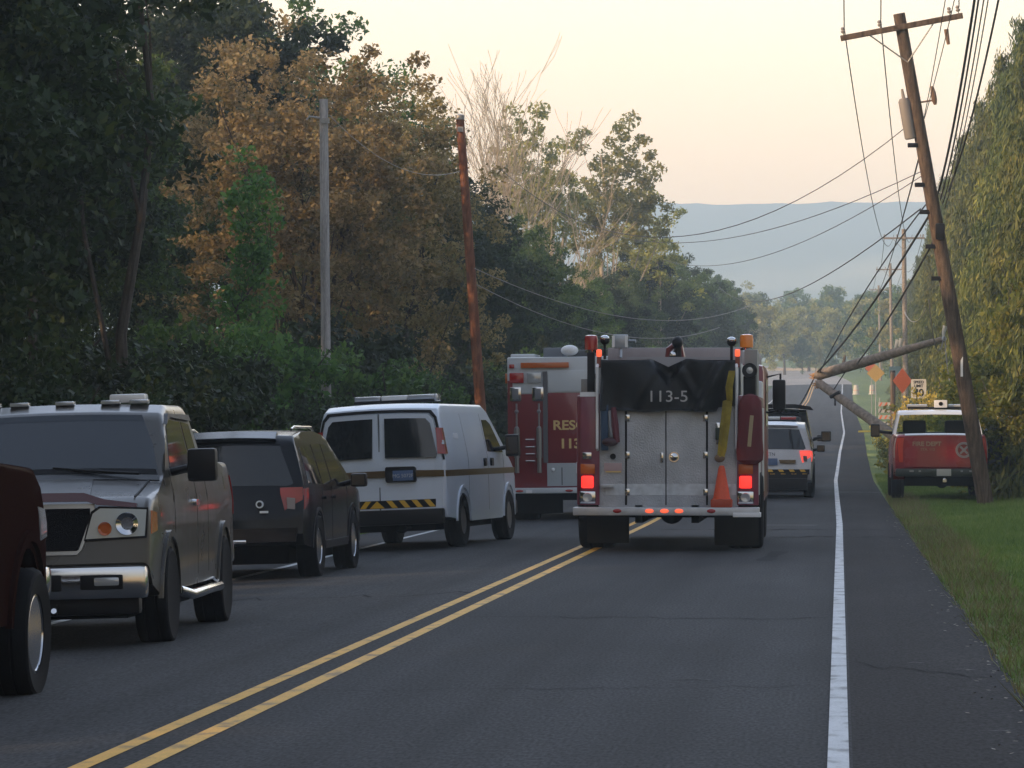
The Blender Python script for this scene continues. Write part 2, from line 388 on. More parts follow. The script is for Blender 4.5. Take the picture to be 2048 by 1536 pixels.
L_yel = leaf_mat('yellowing_leaves', [(0.104,0.130,0.033),(0.208,0.221,0.052),(0.364,0.338,0.091),(0.520,0.442,0.143)], .45)
L_shrub = leaf_mat('shrub_leaves', [(0.029,0.065,0.016),(0.058,0.130,0.026),(0.111,0.208,0.039),(0.195,0.312,0.065)], .4)
L_con = leaf_mat('conifer_needles', [(.030,.050,.018),(.080,.110,.030),(.17,.185,.042),(.38,.34,.08)], .25)
L_ysh = leaf_mat('yellow_green_leaves', [(0.070,0.105,0.022),(0.154,0.182,0.031),(0.280,0.252,0.042),(0.448,0.350,0.056)], .45)
L_gold = leaf_mat('yellow_flowers', [(.55,.40,.04),(.75,.58,.08),(.85,.70,.2)], .3)

def crown_pts(rg, n, H, Rr, z0, lobes=7):
    """clump centres spread through an uneven crown"""
    L = []; 
    for i in range(lobes):
        a = rg.uniform(0, 2*math.pi); f = rg.uniform(.25, .62); z = z0+(H-z0)*rg.uniform(.25, .8)
        L.append((np.array([math.cos(a)*Rr*f, math.sin(a)*Rr*f, z]), Rr*rg.uniform(.38, .6), (H-z0)*rg.uniform(.2, .32)))
    L.append((np.array([0,0,z0+(H-z0)*.72]), Rr*.55, (H-z0)*.28)); L.append((np.array([0,0,z0+(H-z0)*.35]), Rr*.8, (H-z0)*.36))
    out = []
    for i in range(n):
        c, r, h = L[rg.integers(len(L))]; d = rdir(rg, 1)[0]; q = rg.random()**.4
        p = c+d*np.array([r, r, h])*q; p[2] = max(p[2], z0*.5); out.append(p)
    return np.array(out)
def tree_proto(name, H, Rr, z0, nclump, per, leaf, lm, bm_, seed, rc=(.35,.75), limbs=16, tr=.22, lobes=7, multi=1, flat=.6):
    rg = np.random.default_rng(seed); root = thing(name, 'x', 'tree')
    cl = crown_pts(rg, nclump, H, Rr, z0, lobes)
    if H < 5: cl = np.concatenate([cl, np.stack([rg.normal(size=40)*Rr*.5, rg.normal(size=40)*Rr*.5, rg.uniform(.1,.9,40)], 1)])
    b = MB()
    for k in range(multi):
        ox, oy = (0, 0) if multi == 1 else (rg.uniform(-.5,.5), rg.uniform(-.5,.5)); sp = 0 if multi == 1 else Rr*.45
        a0 = rg.uniform(0, 6.28); tx, ty = math.cos(a0)*sp, math.sin(a0)*sp; n = 7; pts = []
        for i in range(n):
            t = i/(n-1); pts.append((ox+tx*t**1.4+rg.normal()*.12*t*2, oy+ty*t**1.4+rg.normal()*.12*t*2, t*H*.86-.3*(i == 0)))
        b.tube(pts, [tr*(1-.85*i/(n-1))*(1.35 if i == 0 else 1) for i in range(n)], 8)
        for j in range(limbs//multi):
            i = int(rg.integers(1, n-1)); p = np.array(pts[i]); q = cl[np.argsort(np.linalg.norm(cl-p-np.array([0,0,H*.12]), axis=1))[int(rg.integers(0, max(2, nclump//3)))]]
            if q[2] < p[2]-.5: q = q+np.array([0,0,1.5])
            mid = (p+q)/2+np.array([0,0,-.15*np.linalg.norm(q-p)*.5])+rg.normal(size=3)*.15
            r0 = tr*(1-.85*i/(n-1))*.55; b.tube([p, mid, q], [r0, r0*.6, r0*.15], 6)
    b.build('trunk', bm_, root)
    leaves('crown', cl, rg.uniform(rc[0], rc[1], len(cl)), per, leaf, lm, root, rg, flat)
    return root
def bare_proto(H, seed):
    rg = np.random.default_rng(seed); root = thing('bare_tree', 'x', 'tree'); b = MB()
    def br(p, d, L, r, lev):
        n = 4; pts = [p]; q = p
        for i in range(n):
            d = d+rg.normal(size=3)*.10+np.array([0,0,.06]); d /= np.linalg.norm(d); q = q+d*L/n; pts.append(q)
        b.tube(pts, [max(.010, .5*r*(1-.6*i/n)) for i in range(n+1)], 6 if lev < 2 else 4, False)
        if lev < 4:
            for j in range(4 if lev else 6):
                i = int(rg.integers(1, n+1)); e = rdir(rg, 1)[0]*.62; e[2] = abs(e[2])*.5
                dd = d+e; dd /= np.linalg.norm(dd); br(pts[i], dd, L*rg.uniform(.5,.75), r*.5, lev+1)
    br(np.array([0,0,-.3]), np.array([0,0,1.]), H*.5, .22, 0)
    b.build('trunk', bark_pale, root, smooth=0); return root
def conifer_proto(H, Rr, seed, name='spruce_tree'):
    rg = np.random.default_rng(seed); root = thing(name, 'x', 'tree'); b = MB()
    b.tube([(0,0,-.3),(0,0,H*.5),(0,0,H)], [.24,.14,.02], 8); cs, us = [], []
    z = .5
    while z < H-.1:
        rr = Rr*(1-z/H)**.85*(1+.16*math.sin(z*2.1+seed))+.1; nb = max(4, int(7*rr/Rr+4)); a0 = rg.uniform(0, 6)
        for k in range(nb):
            a = a0+2*math.pi*k/nb+rg.normal()*.12; r1 = rr*rg.uniform(.55, 1.18); dx, dy = math.cos(a), math.sin(a)
            tip = z-.28*r1+rg.normal()*.1+.25; m_ = int(14+r1*32)
            if k % 2 == 0 and r1 > .5: b.tube([(0,0,z+.15),(dx*r1*.6,dy*r1*.6,z-.02),(dx*r1,dy*r1,tip)], [.035,.022,.008], 4, False)
            t = rg.random(m_)**.6; base = np.stack([dx*r1*t, dy*r1*t, z+(tip-z)*t**1.5+.08*np.sin(t*3)], 1)
            side = rg.normal(size=(m_,1))*(.12+.10*(1-t))[:,None]*np.array([[-dy, dx, 0]]); hang = -rg.random(m_)**1.3*.85*(.5+.5*t)
            p = base+side; p[:,2] += hang+.08
            cs.append(p); d = np.stack([dx*np.ones(m_)*.25, dy*np.ones(m_)*.25, -.9-rg.random(m_)*.5], 1)+rg.normal(size=(m_,3))*.25; us.append(d)
        z += rg.uniform(.34, .52)
    b.build('trunk', bark, root)
    c = np.concatenate(cs); u = np.concatenate(us); c = np.repeat(c, 5, 0)+rg.normal(size=(len(c)*5,3))*.07; u = np.repeat(u, 5, 0)+rg.normal(size=(len(u)*5,3))*.3
    u /= np.linalg.norm(u, axis=1)[:,None]; v = np.cross(u, rdir(rg, len(u))); v /= np.linalg.norm(v, axis=1)[:,None]+1e-9
    s = rg.uniform(.14,.32,len(u))[:,None]; quads('crown', c, u*s*.5, v*s*.11, L_con, root)
    return root
used = set()
def plant(proto, x, y, sc, rz, label, cat=None, group=None, name=None, sz=None):
    o = proto if proto.name not in used else copy_tree(proto)
    used.add(proto.name); 
    o.location = (x, y, gz(x-roadx(y), y)-.05); o.scale = (sc, sc, sz or sc); o.rotation_euler = (0, 0, rz)
    tag(o, label, cat or 'tree', group)
    return o
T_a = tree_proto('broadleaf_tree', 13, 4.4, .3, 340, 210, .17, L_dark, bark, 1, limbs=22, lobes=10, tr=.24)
T_b = tree_proto('broadleaf_tree', 12, 3.9, .3, 300, 210, .16, L_mid, bark, 2, limbs=20, lobes=9)
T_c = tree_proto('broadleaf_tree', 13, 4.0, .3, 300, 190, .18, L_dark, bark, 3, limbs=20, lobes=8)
T_br = tree_proto('brown_leaved_tree', 12.5, 4.5, 1.0, 420, 120, .15, L_brown, bark, 4, rc=(.3,.6), limbs=60, multi=9, tr=.10, lobes=12)
T_cot = tree_proto('tall_sparse_tree', 21, 5.6, 8.0, 150, 85, .30, L_yel, bark_pale, 5, rc=(.4,.85), limbs=30, tr=.28, lobes=9)
T_sh = tree_proto('shrub', 3.6, 2.0, .2, 110, 130, .14, L_shrub, bark, 6, rc=(.25,.5), limbs=14, tr=.05, multi=4, lobes=6)
T_sh2 = tree_proto('shrub', 3.0, 1.9, .1, 110, 150, .13, L_dark, bark, 7, rc=(.25,.5), limbs=10, tr=.05, multi=3, lobes=5)
T_ys = tree_proto('yellow_green_shrub', 3.4, 1.5, .2, 90, 110, .13, L_ysh, bark, 8, rc=(.2,.45), limbs=10, tr=.04, multi=3, lobes=6)
T_far = tree_proto('distant_tree', 11, 4.6, .5, 130, 90, .42, L_yel, bark, 9, rc=(.5,1.1), limbs=10)
T_far2 = tree_proto('distant_tree', 12, 4.4, .5, 130, 90, .42, L_mid, bark, 10, rc=(.5,1.1), limbs=10)
T_bare = bare_proto(20, 11); T_con = conifer_proto(14.5, 2.5, 12); T_con2 = conifer_proto(13.5, 2.3, 13)
rr = random.Random(5)
# shade trees on the left before the first car, outside the frame: they keep the road in shade and stand in the reflections
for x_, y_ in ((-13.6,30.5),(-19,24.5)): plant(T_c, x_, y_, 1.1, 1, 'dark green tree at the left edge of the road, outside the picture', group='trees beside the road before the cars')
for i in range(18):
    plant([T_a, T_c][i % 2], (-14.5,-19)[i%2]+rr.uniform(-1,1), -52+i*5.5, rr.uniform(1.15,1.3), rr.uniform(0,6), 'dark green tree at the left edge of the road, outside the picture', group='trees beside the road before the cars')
front = [ # front row of the wood on the left
 (T_a,-13.2,52,1.0,'tall dark tree at the left edge of the photo behind the maroon truck'),
 (T_c,-14.0,58.5,1.0,'tall dark tree with bare trunk showing, behind the tan pickup'),
 (T_a,-15.0,66,.95,'dark leafy tree overhanging behind the tan pickup cab'),
 (T_b,-14.6,72,.80,'dark green tree just left of the lit green sprig, behind the dark SUV'),
 (T_br,-13.0,97,.98,'big rust-brown tree with many upright stems behind the grey pole'),
 (T_c,-13.4,126,.86,'dark green tree directly behind the leaning orange-lit pole'),
 (T_a,-12.8,136,.86,'dark round tree right of the leaning orange-lit pole'),
 (T_b,-12.9,150,.80,'green tree just above the rescue truck, nearest of the mid-green row'),
 (T_c,-12.8,166,.72,'dark green tree above the gap between rescue truck and fire engine'),
 (T_b,-12.7,184,.70,'mid-green tree behind the red beacon of the fire engine'),
 (T_a,-12.8,205,.72,'dark tree below the yellowing sparse trees'),
 (T_b,-12.6,228,.80,'green tree behind the middle of the fire engine'),
 (T_c,-12.6,255,.92,'dark green tree behind the amber beacon of the fire engine'),
 (T_b,-12.4,285,1.0,'green tree sloping down toward the far road, before the last three'),
 (T_a,-12.3,322,1.08,'third tree from the far end of the left tree line'),
 (T_b,-12.0,368,1.08,'second tree from the far end of the left tree line'),
 (T_c,-11.5,425,.95,'small bluish tree at the far end of the left tree line')]
for pr, x, y, s, lb in front: plant(pr, x, y, s, rr.uniform(0,6), lb, sz=(.90 if pr is T_br else None))
plant(T_br, -11.9, 103, .80, 2.2, 'smaller rust-brown tree between the big brown tree and the leaning lit pole', sz=.84)
back = [(T_a,-20,60,1.15,'dark tree filling the upper left corner, behind the first row'),
 (T_c,-21,72,1.2,'high dark tree in the second row behind the tan pickup'),
 (T_b,-20,84,1.12,'green tree in the second row left of the brown tree'),
 (T_a,-19.5,113,1.33,'tall round treetop rising above the brown tree, left one'),
 (T_b,-17.5,124,1.30,'tall round treetop rising above the brown tree at the sky, right one'),
 (T_c,-18.5,140,.98,'dark tree in the second row behind the leaning pole'),
 (T_b,-18,160,.95,'tree in the second row under the bare branches'),
 (T_c,-18,184,.92,'tree in the second row at the foot of the bare tree'),
 (T_a,-17.5,215,.92,'tree in the second row at the foot of the yellowing trees'),
 (T_b,-17,250,.92,'tree in the second row right of the yellowing trees'),
 (T_c,-18.5,49,1.0,'dark tree of the second row at the left edge, hidden deep in shade'),(T_c,-19.5,66,.9,'dark low-branched tree deep in the wood behind the tan pickup'),(T_a,-24,74,1.15,'dark tree of the third row deep in the wood, behind the sapling'),
 (T_c,-18,90,.8,'dark tree deep in the wood left of the brown tree stems'),(T_a,-25,96,1.2,'dark tree of the third row behind the brown tree'),(T_b,-18.5,104,.8,'dark green tree deep in the wood right of the brown tree stems')]
for pr, x, y, s, lb in back: plant(pr, x, y, s, rr.uniform(0,6), lb)
for x, y, s, lb in ((-16.9,232,.92,'tall sparse yellowing tree beside the bare tree, left of the group'),(-14.4,244,.93,'tall sparse yellowing tree in the middle of the group'),
                    (-11.8,256,.74,'sparse yellowing tree at the right end of the group, leaning over the ridge')):
    plant(T_cot, x, y, s, rr.uniform(0,6), lb)
plant(T_bare, -15.4, 196, 1.12, .4, 'pale bare tree with forked branches against the sky, larger one')
plant(T_bare, -17.6, 200, 1.05, 2.6, 'pale bare tree with thin upright branches, left of the larger one')
shr = [(T_sh2,-10.4,50,.95,'dark shrub behind the maroon truck'),(T_sh2,-10.6,55.5,1.0,'dark shrub behind the tan pickup hood'),(T_sh2,-10.9,61,1.05,'dark shrub behind the tan pickup roof light'),
 (T_sh2,-10.9,66.5,1.1,'dark shrub between tan pickup and dark SUV'),(T_sh,-11.3,71.5,1.1,'leafy shrub above the dark SUV roof'),(T_sh,-10.9,77,1.15,'bright leafy shrub at the foot of the grey pole'),
 (T_sh2,-9.7,72.5,.85,'low dark shrub left of the white van'),(T_sh,-9.9,84,1.05,'bright green shrub behind the van light bar'),(T_sh2,-11.6,90,1.45,'dark vine-covered mound right of the grey pole'),
 (T_sh,-9.8,92,1.0,'green shrub left of the rescue truck'),(T_sh2,-9.9,101,1.1,'dark shrub at the foot of the leaning pole'),(T_sh2,-10.2,112,1.2,'dark shrub behind the rescue truck, left end'),
 (T_sh,-10.2,124,1.2,'green shrub behind the rescue truck roof'),(T_sh2,-10.2,138,1.25,'dark shrub behind the rescue truck, right end'),(T_sh2,-10.2,155,1.3,'dark shrub far behind the fire engine, nearest'),
 (T_sh2,-10.0,175,1.35,'dark shrub far behind the fire engine, second'),(T_sh,-10.0,200,1.4,'green shrub far behind the fire engine, third'),(T_sh2,-9.8,235,1.5,'dark shrub far behind the fire engine, fourth')]
for pr, x, y, s, lb in shr: plant(pr, x, y, s, rr.uniform(0,6), lb, 'shrub')
T_sl = tree_proto('slender_tree', 11.5, 2.0, 7.0, 70, 120, .15, L_dark, bark, 31, limbs=5, tr=.12, lobes=5)
plant(T_sl, -10.35, 57.5, 1.0, 2, 'slender tree with a bare grey trunk before the dark wood, above the tan pickup')
plant(T_sl, -11.6, 57.0, .85, 4, 'second slender bare-trunked tree, left of the first above the tan pickup')
# one tall bright sprig of a sapling catching the light left of the grey pole
T_sap = tree_proto('sapling', 7.4, .62, 3.0, 55, 60, .14, L_shrub, bark, 21, rc=(.2,.4), limbs=14, tr=.06, lobes=5)
plant(T_sap, -11.9, 80, 1.0, 1, 'slender bright green sapling in front of the brown tree')
# conifers along the right verge
ccx = [(87,7.7,1.18),(93,7.0,1.12),(100,7.6,1.04),(106,7.0,1.0),(113,7.5,1.02),(120,7.0,1.0),(127,7.3,.98),(135,7.0,1.0),(144,7.2,1.0),(153,7.0,1.0),(163,7.2,1.02),(174,7.0,1.0),(186,7.1,1.0),(199,7.0,1.0),(213,7.1,1.0),(228,7.0,.98),(245,7.0,.96),(264,7.1,.94),(286,7.2,.9),(312,7.3,.86),(344,7.4,.82),(382,7.6,.8),(428,8.0,.76)]
names = ['nearest','second','third','fourth','fifth','sixth','seventh','eighth']
for i, (y, x, s) in enumerate(ccx):
    lb = ('tall olive green spruce on the right verge, %s in the row behind the red pickup' % names[i]) if i < 8 else 'tall spruce far down the right verge in the dense distant part of the row'
    plant([T_con, T_con2][i % 2], x-.65, y, s*1.10, rr.uniform(0,6), lb, group='spruces along the right verge')
for i, (y, x, s) in enumerate(((94,12.2,1.0),(108,12.4,1.05),(124,12.2,1.0))):
    plant(T_con2, x, y, s, rr.uniform(0,6), 'spruce in the second row of the right verge, %s one' % ['nearest','middle','farthest'][i], group='spruces along the right verge')
for i, (px, d, s, lb) in enumerate(((2015,96,.85,'yellow-green shrub right of the leaning pole, beside the open pickup door'),(2052,93,.95,'yellow-green shrub at the right edge of the photo'),
        (1948,118,1.15,'yellow-green shrub directly right of the leaning pole trunk'),(1985,110,1.2,'taller yellowing shrub under the spruces'),(1905,128,.62,'yellow-green shrub behind the red pickup cab'),
        (1868,150,.6,'yellow-green shrub between speed sign and red pickup'))):
    plant(T_ys, (px-1680)*d/F, d, s, rr.uniform(0,6), lb, 'shrub')
plant(T_ys, (1975-1680)*112/F+1.0, 112, 1.0, 2, 'tall bright yellow sapling lit against the spruces', 'shrub', sz=2.1)
# goldenrod in flower behind the red pickup
rg = np.random.default_rng(9); gr = thing('goldenrod', 'x', 'plant'); b = MB(); cs = []
for k in range(26):
    x, y = rg.normal()*.35, rg.normal()*.35; h = rg.uniform(.9,1.5); tx, ty = x*1.3+rg.normal()*.1, y*1.3
    b.tube([(x,y,-.05),((x+tx)/2,(y+ty)/2,h*.6),(tx,ty,h)], .008, 4, False); cs.append((tx,ty,h-.08)); cs.append((tx+.08,ty,h-.2))
b.build('stem', MT.setdefault('stem', mat('stem', (.05,.09,.02), .8)), gr)
cs = np.array(cs); leaves('flower_head', cs, np.full(len(cs), .14), 26, .07, L_gold, gr, rg)
lo = np.stack([rg.normal(size=60)*.4, rg.normal(size=60)*.4, rg.uniform(.1,1.0,60)], 1); leaves('foliage', lo, np.full(60, .15), 22, .12, L_ysh, gr, rg)
for i, (px, d, s, lb) in enumerate(((1795,138,1.0,'goldenrod in yellow flower left of the pickup roof, nearest the road'),(1815,140,1.1,'goldenrod in yellow flower just left of the pickup light bar'),
     (1835,146,1.35,'goldenrod in yellow flower below the speed sign'),(1856,150,1.6,'goldenrod in yellow flower right of the speed sign'),(1878,155,2.0,'tallest goldenrod in yellow flower above the pickup light bar'),
     (1898,158,1.7,'goldenrod in yellow flower right of the pickup light bar'))):
    plant(gr, (px-1680)*d/F, d, s, i*1.3, lb, 'plant', 'goldenrod behind the red pickup')
# distant trees where the road bends
fr = [(1496,560,1.0,0),(1520,640,1.05,1),(1548,680,1.0,0),(1570,600,.85,0),(1596,720,1.15,1),(1618,640,1.0,0),(1642,760,1.2,0),(1664,680,1.15,1),(1690,620,.95,0),(1712,700,1.1,0),(1738,600,1.0,1),(1760,560,1.05,0),(1785,520,1.0,1),(1815,480,1.0,0),(1850,460,1.1,1),
      (1605,600,.45,1),(1632,610,.42,0),(1660,620,.5,1)]
for i, (px, d, s, k) in enumerate(fr):
    plant([T_far, T_far2][k], (px-1680)*d/F, d, s, rr.uniform(0,6), 'hazy pale tree in the distant row where the road bends', group='hazy trees at the far bend')
for i, (px, d, s) in enumerate(((1440,700,1.3),(1470,760,1.3),(1500,820,1.2),(1540,860,1.1),(1580,900,1.2),(1620,900,1.15),(1665,900,1.2),(1700,880,1.2),(1745,860,1.2),(1790,800,1.2))):
    plant([T_far2, T_far][i % 2], (px-1680)*d/F, d, s, rr.uniform(0,6), 'hazy pale tree in the distant row where the road bends', group='hazy trees at the far bend')

# grass blades of the right verge and of the left one
rg = np.random.default_rng(3)
def grass(name, x0, x1, y0, y1, n, h, m, cut=None):
    y = y0+(y1-y0)*rg.random(n)**1.15; x = x0+(x1-x0)*rg.random(n)
    e = .05*np.sin(y*2.3)+.05*np.sin(y*.9)+.05*rg.normal(size=n)-.05
    if x0 > 0: x = np.maximum(x, 1.13+e)
    rz_ = np.array([roadz(float(q)) for q in np.linspace(y0, y1, 60)]); zz = np.interp(y, np.linspace(y0, y1, 60), rz_)
    z = zz-.04+(np.minimum((x-1.12)*.035, .12) if x0 > 0 else -.18)
    c = np.stack([x, y, z], 1); a = rg.normal(size=(n,3))*.5; a[:,2] = 1; hh = h*rg.uniform(.5,1.4,n)*(1+.5*np.sin(x*2.7+y*.7)*np.sin(y*.9))
    a *= hh[:,None]; an = rg.random(n)*6.28; b_ = np.stack([np.cos(an), np.sin(an), np.zeros(n)], 1)*.008
    o = quads(name, c, a, b_, m, tri=True); tag(o, kind='stuff'); return o
L_gr = leaf_mat('grass_blades', [(.07,.12,.022),(.12,.19,.034),(.18,.25,.05),(.33,.32,.13)], .3)
o = grass('grass', 1.1, 5.2, 17, 130, 230000, .085, L_gr); tag(o, 'mown green grass of the right verge', 'grass')
o = grass('grass', -12, -8.3, 40, 130, 50000, .14, L_gr); tag(o, 'rough grass along the foot of the left wood', 'grass')
o = grass('grass', 1.08, 1.75, 17, 100, 9000, .15, leaf_mat('dry_weeds', [(.09,.10,.03),(.17,.15,.06),(.26,.22,.11)], .2)); tag(o, 'dry weeds and longer grass along the shoulder edge', 'grass')
# fallen leaves and gravel at the shoulder edge
n = 450; y = 18+rg.random(n)**2*60; x = 1.08+rg.normal(size=n)*.13; c = np.stack([x, y, np.array([gz(min(v,1.1),w_) for v, w_ in zip(x, y)])+.012], 1)
u = rdir(rg, n); u[:,2] *= .3; v = np.cross(u, np.array([0,0,1.])); o = quads('leaf_litter', c, u*.02, v*.02, leaf_mat('litter', [(.12,.10,.06),(.2,.17,.12),(.35,.33,.28)], 0)); tag(o, 'fallen leaves and gravel along the shoulder edge', 'leaf litter', kind='stuff')
# ------------------------------------------------------------------ vehicles
def arc(cy, r, z0, n=9, rev=False):
    """wheel-arch points from front to back over an axle at cy"""
    a0 = math.asin(max(-1, min(1, (z0-.36)/r)))
    pts = [(cy+r*math.cos(a0+(math.pi-2*a0)*i/n), .36+r*math.sin(a0+(math.pi-2*a0)*i/n)) for i in range(n+1)]
    return pts
class Car:
    """vehicle body; local x right, y forward, z up; origin on the ground under the rear axle"""
    def __init__(s, root, W, y0, y1, zb, zt, tum=.14, crown=.02, tap=.05, bow=.06, low=.03):
        s.r, s.W, s.zb, s.zt, s.tum, s.crown, s.tap, s.bow, s.low = root, W, zb, zt, tum, crown, tap, bow, low
        s.yc = (y0+y1)/2; s.hl = (y1-y0)/2
    def f(s, p):
        x, y, z = p; u = x/s.W
        k = 1-s.tum*max(0, (z-s.zb)/(s.zt-s.zb))**1.15 if z > s.zb else 1-s.low*((s.zb-z)/s.zb)**2
        e = (y-s.yc)/s.hl; k *= 1-s.tap*min(1.1, abs(e))**6
        y2 = y-math.copysign(1, e)*s.bow*min(1.1, abs(e))**4*u*u
        return Vector((x*k, y2, z+s.crown*(1-u*u)*max(0, min(1, (z-.8)*2))))
    def fin(s, bm, name, m, parent=None, sm=32, label=None, cut=True, st=(.3,.24,.14)):
        if cut:
            for ax in range(3):
                n = Vector([1.0 if i == ax else 0 for i in range(3)]); cs = [v.co[ax] for v in bm.verts]; a, b = min(cs), max(cs); k = int((b-a)/st[ax])
                for i in range(1, k+1):
                    bmesh.ops.bisect_plane(bm, geom=bm.verts[:]+bm.edges[:]+bm.faces[:], plane_co=n*(a+(b-a)*i/(k+1)+.00137), plane_no=n)
        for v in bm.verts: v.co = s.f(v.co)
        bmesh.ops.triangulate(bm, faces=[f for f in bm.faces if len(f.verts) > 4])
        bmesh.ops.recalc_face_normals(bm, faces=bm.faces)
        me = bpy.data.meshes.new(name); bm.to_mesh(me); bm.free(); me.shade_smooth(); me.set_sharp_from_angle(angle=R(sm))
        o = link(name, me, parent or s.r, m)
        if label: o['label'] = label
        return o
    def body(s, prof, m, bev=.06, name='body', zmin=.5, W=None, label=None):
        W = W or s.W; bm = bmesh.new()
        A = [bm.verts.new((-W, y, z)) for y, z in prof]; B = [bm.verts.new((W, y, z)) for y, z in prof]; n = len(prof)
        fa = bm.faces.new(A); fb = bm.faces.new(B[::-1])
        for i in range(n): bm.faces.new((A[i], B[i], B[(i+1) % n], A[(i+1) % n]))
        es = [e for f in (fa, fb) for e in f.edges if (e.verts[0].co.z+e.verts[1].co.z)/2 > zmin+.25]
        if bev: bmesh.ops.bevel(bm, geom=es, offset=bev, segments=3, affect='EDGES', profile=.5, clamp_overlap=True)
        return s.fin(bm, name, m, label=label)
    def patch(s, pts, nrm, m, name, t=.006, parent=None, cut=True, label=None, inn=.012, st=(.2,.2,.12)):
        """a panel of thickness t lying on the body, given by undeformed 3-D outline pts"""
        bm = bmesh.new(); nrm = Vector(nrm).normalized()
        A = [bm.verts.new(Vector(p)-nrm*inn) for p in pts]; B = [bm.verts.new(Vector(p)+nrm*t) for p in pts]; n = len(pts)
        bm.faces.new(A[::-1]); bm.faces.new(B)
        for i in range(n): bm.faces.new((A[i], A[(i+1) % n], B[(i+1) % n], B[i]))
        return s.fin(bm, name, m, parent, 40, label, cut, st)
    def side(s, poly, m, name, sg=1, t=.006, **k):
        return s.patch([(sg*s.W, y, z) for y, z in poly], (sg, 0, 0), m, name, t, **k)
    def seg(s, a, b, poly, m, name, back=True, t=.006, **k):
        """panel on the cross surface between profile points a and b; poly in (x, 0..1)"""
        d = Vector((0, b[0]-a[0], b[1]-a[1])); n = Vector((0, -d.z, d.y)) if back else Vector((0, d.z, -d.y))
        return s.patch([(x, a[0]+d.y*q, a[1]+d.z*q) for x, q in poly], n, m, name, t, **k)
def rrect(x0, x1, z0, z1, r=.04, n=4):
    o = []
    for cx, cz, a in ((x1-r, z1-r, 0), (x0+r, z1-r, 90), (x0+r, z0+r, 180), (x1-r, z0+r, 270)):
        for i in range(n+1): t = R(a+90*i/n); o.append((cx+r*math.cos(t), cz+r*math.sin(t)))
    return o
def wheel(parent, x, y, r, wd, rr_, sg, rm, z=None, spokes=6, twin=False, lbl=None):
    wo = bpy.data.objects.new('wheel', None); z = r if z is None else z
    b = MB(); h = wd/2
    prof = [(rr_, -h*.86), (r*.90, -h), (r*.965, -h*.92), (r, -h*.74), (r, -h*.4), (r*.982, -h*.36), (r*.982, -h*.28), (r, -h*.24), (r, h*.24), (r*.982, h*.28), (r*.982, h*.36), (r, h*.4), (r, h*.74), (r*.965, h*.92), (r*.90, h), (rr_, h*.86), (rr_*.97, h*.3)]
    b.lathe(prof, 'X', seg=48, fn=lambda j, k, q: q-(.012 if j in (2,3,12,13) and k % 2 else 0))
    t = b.build('wheel', rubber, parent, 30); t.location = (x, y, z)
    if lbl: t['label'] = lbl
    b = MB(); o = sg*h*.80
    b.lathe([(rr_*1.02, o), (rr_*.93, o+sg*.006), (rr_*.88, o-sg*.05), (rr_*.3, o-sg*.065), (rr_*.28, o-sg*.01), (.0001, o-sg*.005)], 'X', seg=36)
    for k in range(spokes):
        a = 2*math.pi*k/spokes; c = Vector((o-sg*.026, rr_*.58*math.cos(a), rr_*.58*math.sin(a)))
        b.box(c, (.05, rr_*.72, rr_*.24), Matrix.Rotation(a, 3, 'X'), .008)
    b.build('rim', rm, t)
    return t
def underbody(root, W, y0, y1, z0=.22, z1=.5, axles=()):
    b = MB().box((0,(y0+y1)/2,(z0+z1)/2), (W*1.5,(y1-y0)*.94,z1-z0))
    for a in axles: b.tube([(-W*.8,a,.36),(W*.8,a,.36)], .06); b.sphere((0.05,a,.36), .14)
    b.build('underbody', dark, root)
def paint(name, c, rough=.25, metal=.0, **k): return mat(name, c, rough, metal, coat=.45, spec=.35, noise=.05, nscale=2, **k)
def plate(root, c, m, w_=.31, h_=.155, ry=0, txt=None, tm=None, holder=None):
    """number plate on a surface facing back"""
    o = box('number_plate', c, (w_, .012, h_), m, root, .002)
    if txt:
        t = text('lettering', txt, h_*.5, (c[0], c[1]-.008, c[2]-.005), tm or blk, o, ext=.001)
    return o
def mirror(root, x, y, z, sg, m, wd=.2, hh=.2, arm=.14):
    b = MB(); b.tube([(x-sg*arm, y, z-.06), (x+sg*.02, y-.02, z-.02)], .035, 8)
    b.box((x+sg*wd/2, y-.02, z), (wd, .14, hh), bev=.035); o = b.build('mirror', m, root)
    box('mirror_glass', (x+sg*wd/2, y-.093, z), (wd*.8, .004, hh*.76), glass, o); return o
def barlight(root, name, c, L, wd, h, mats, base=blackp):
    o = box(name, c, (L, wd, h*.35), base, root, .01)
    n = len(mats)
    for i, m in enumerate(mats): box('lens', (c[0]-L/2+L*(i+.5)/n, c[1], c[2]+h*.45), (L/n*.97, wd*.95, h*.6), m, o, .02)
    return o
beige = mat('beige_metallic_paint', (.060,.056,.050), .28, .25, coat=.45, spec=.2, noise=.05, nscale=3)
maroon = mat('maroon_paint', (.022,.008,.006), .4, coat=.03, spec=.0)
blackpaint = mat('black_paint', (.004,.006,.010), .18, coat=.08, spec=.2)

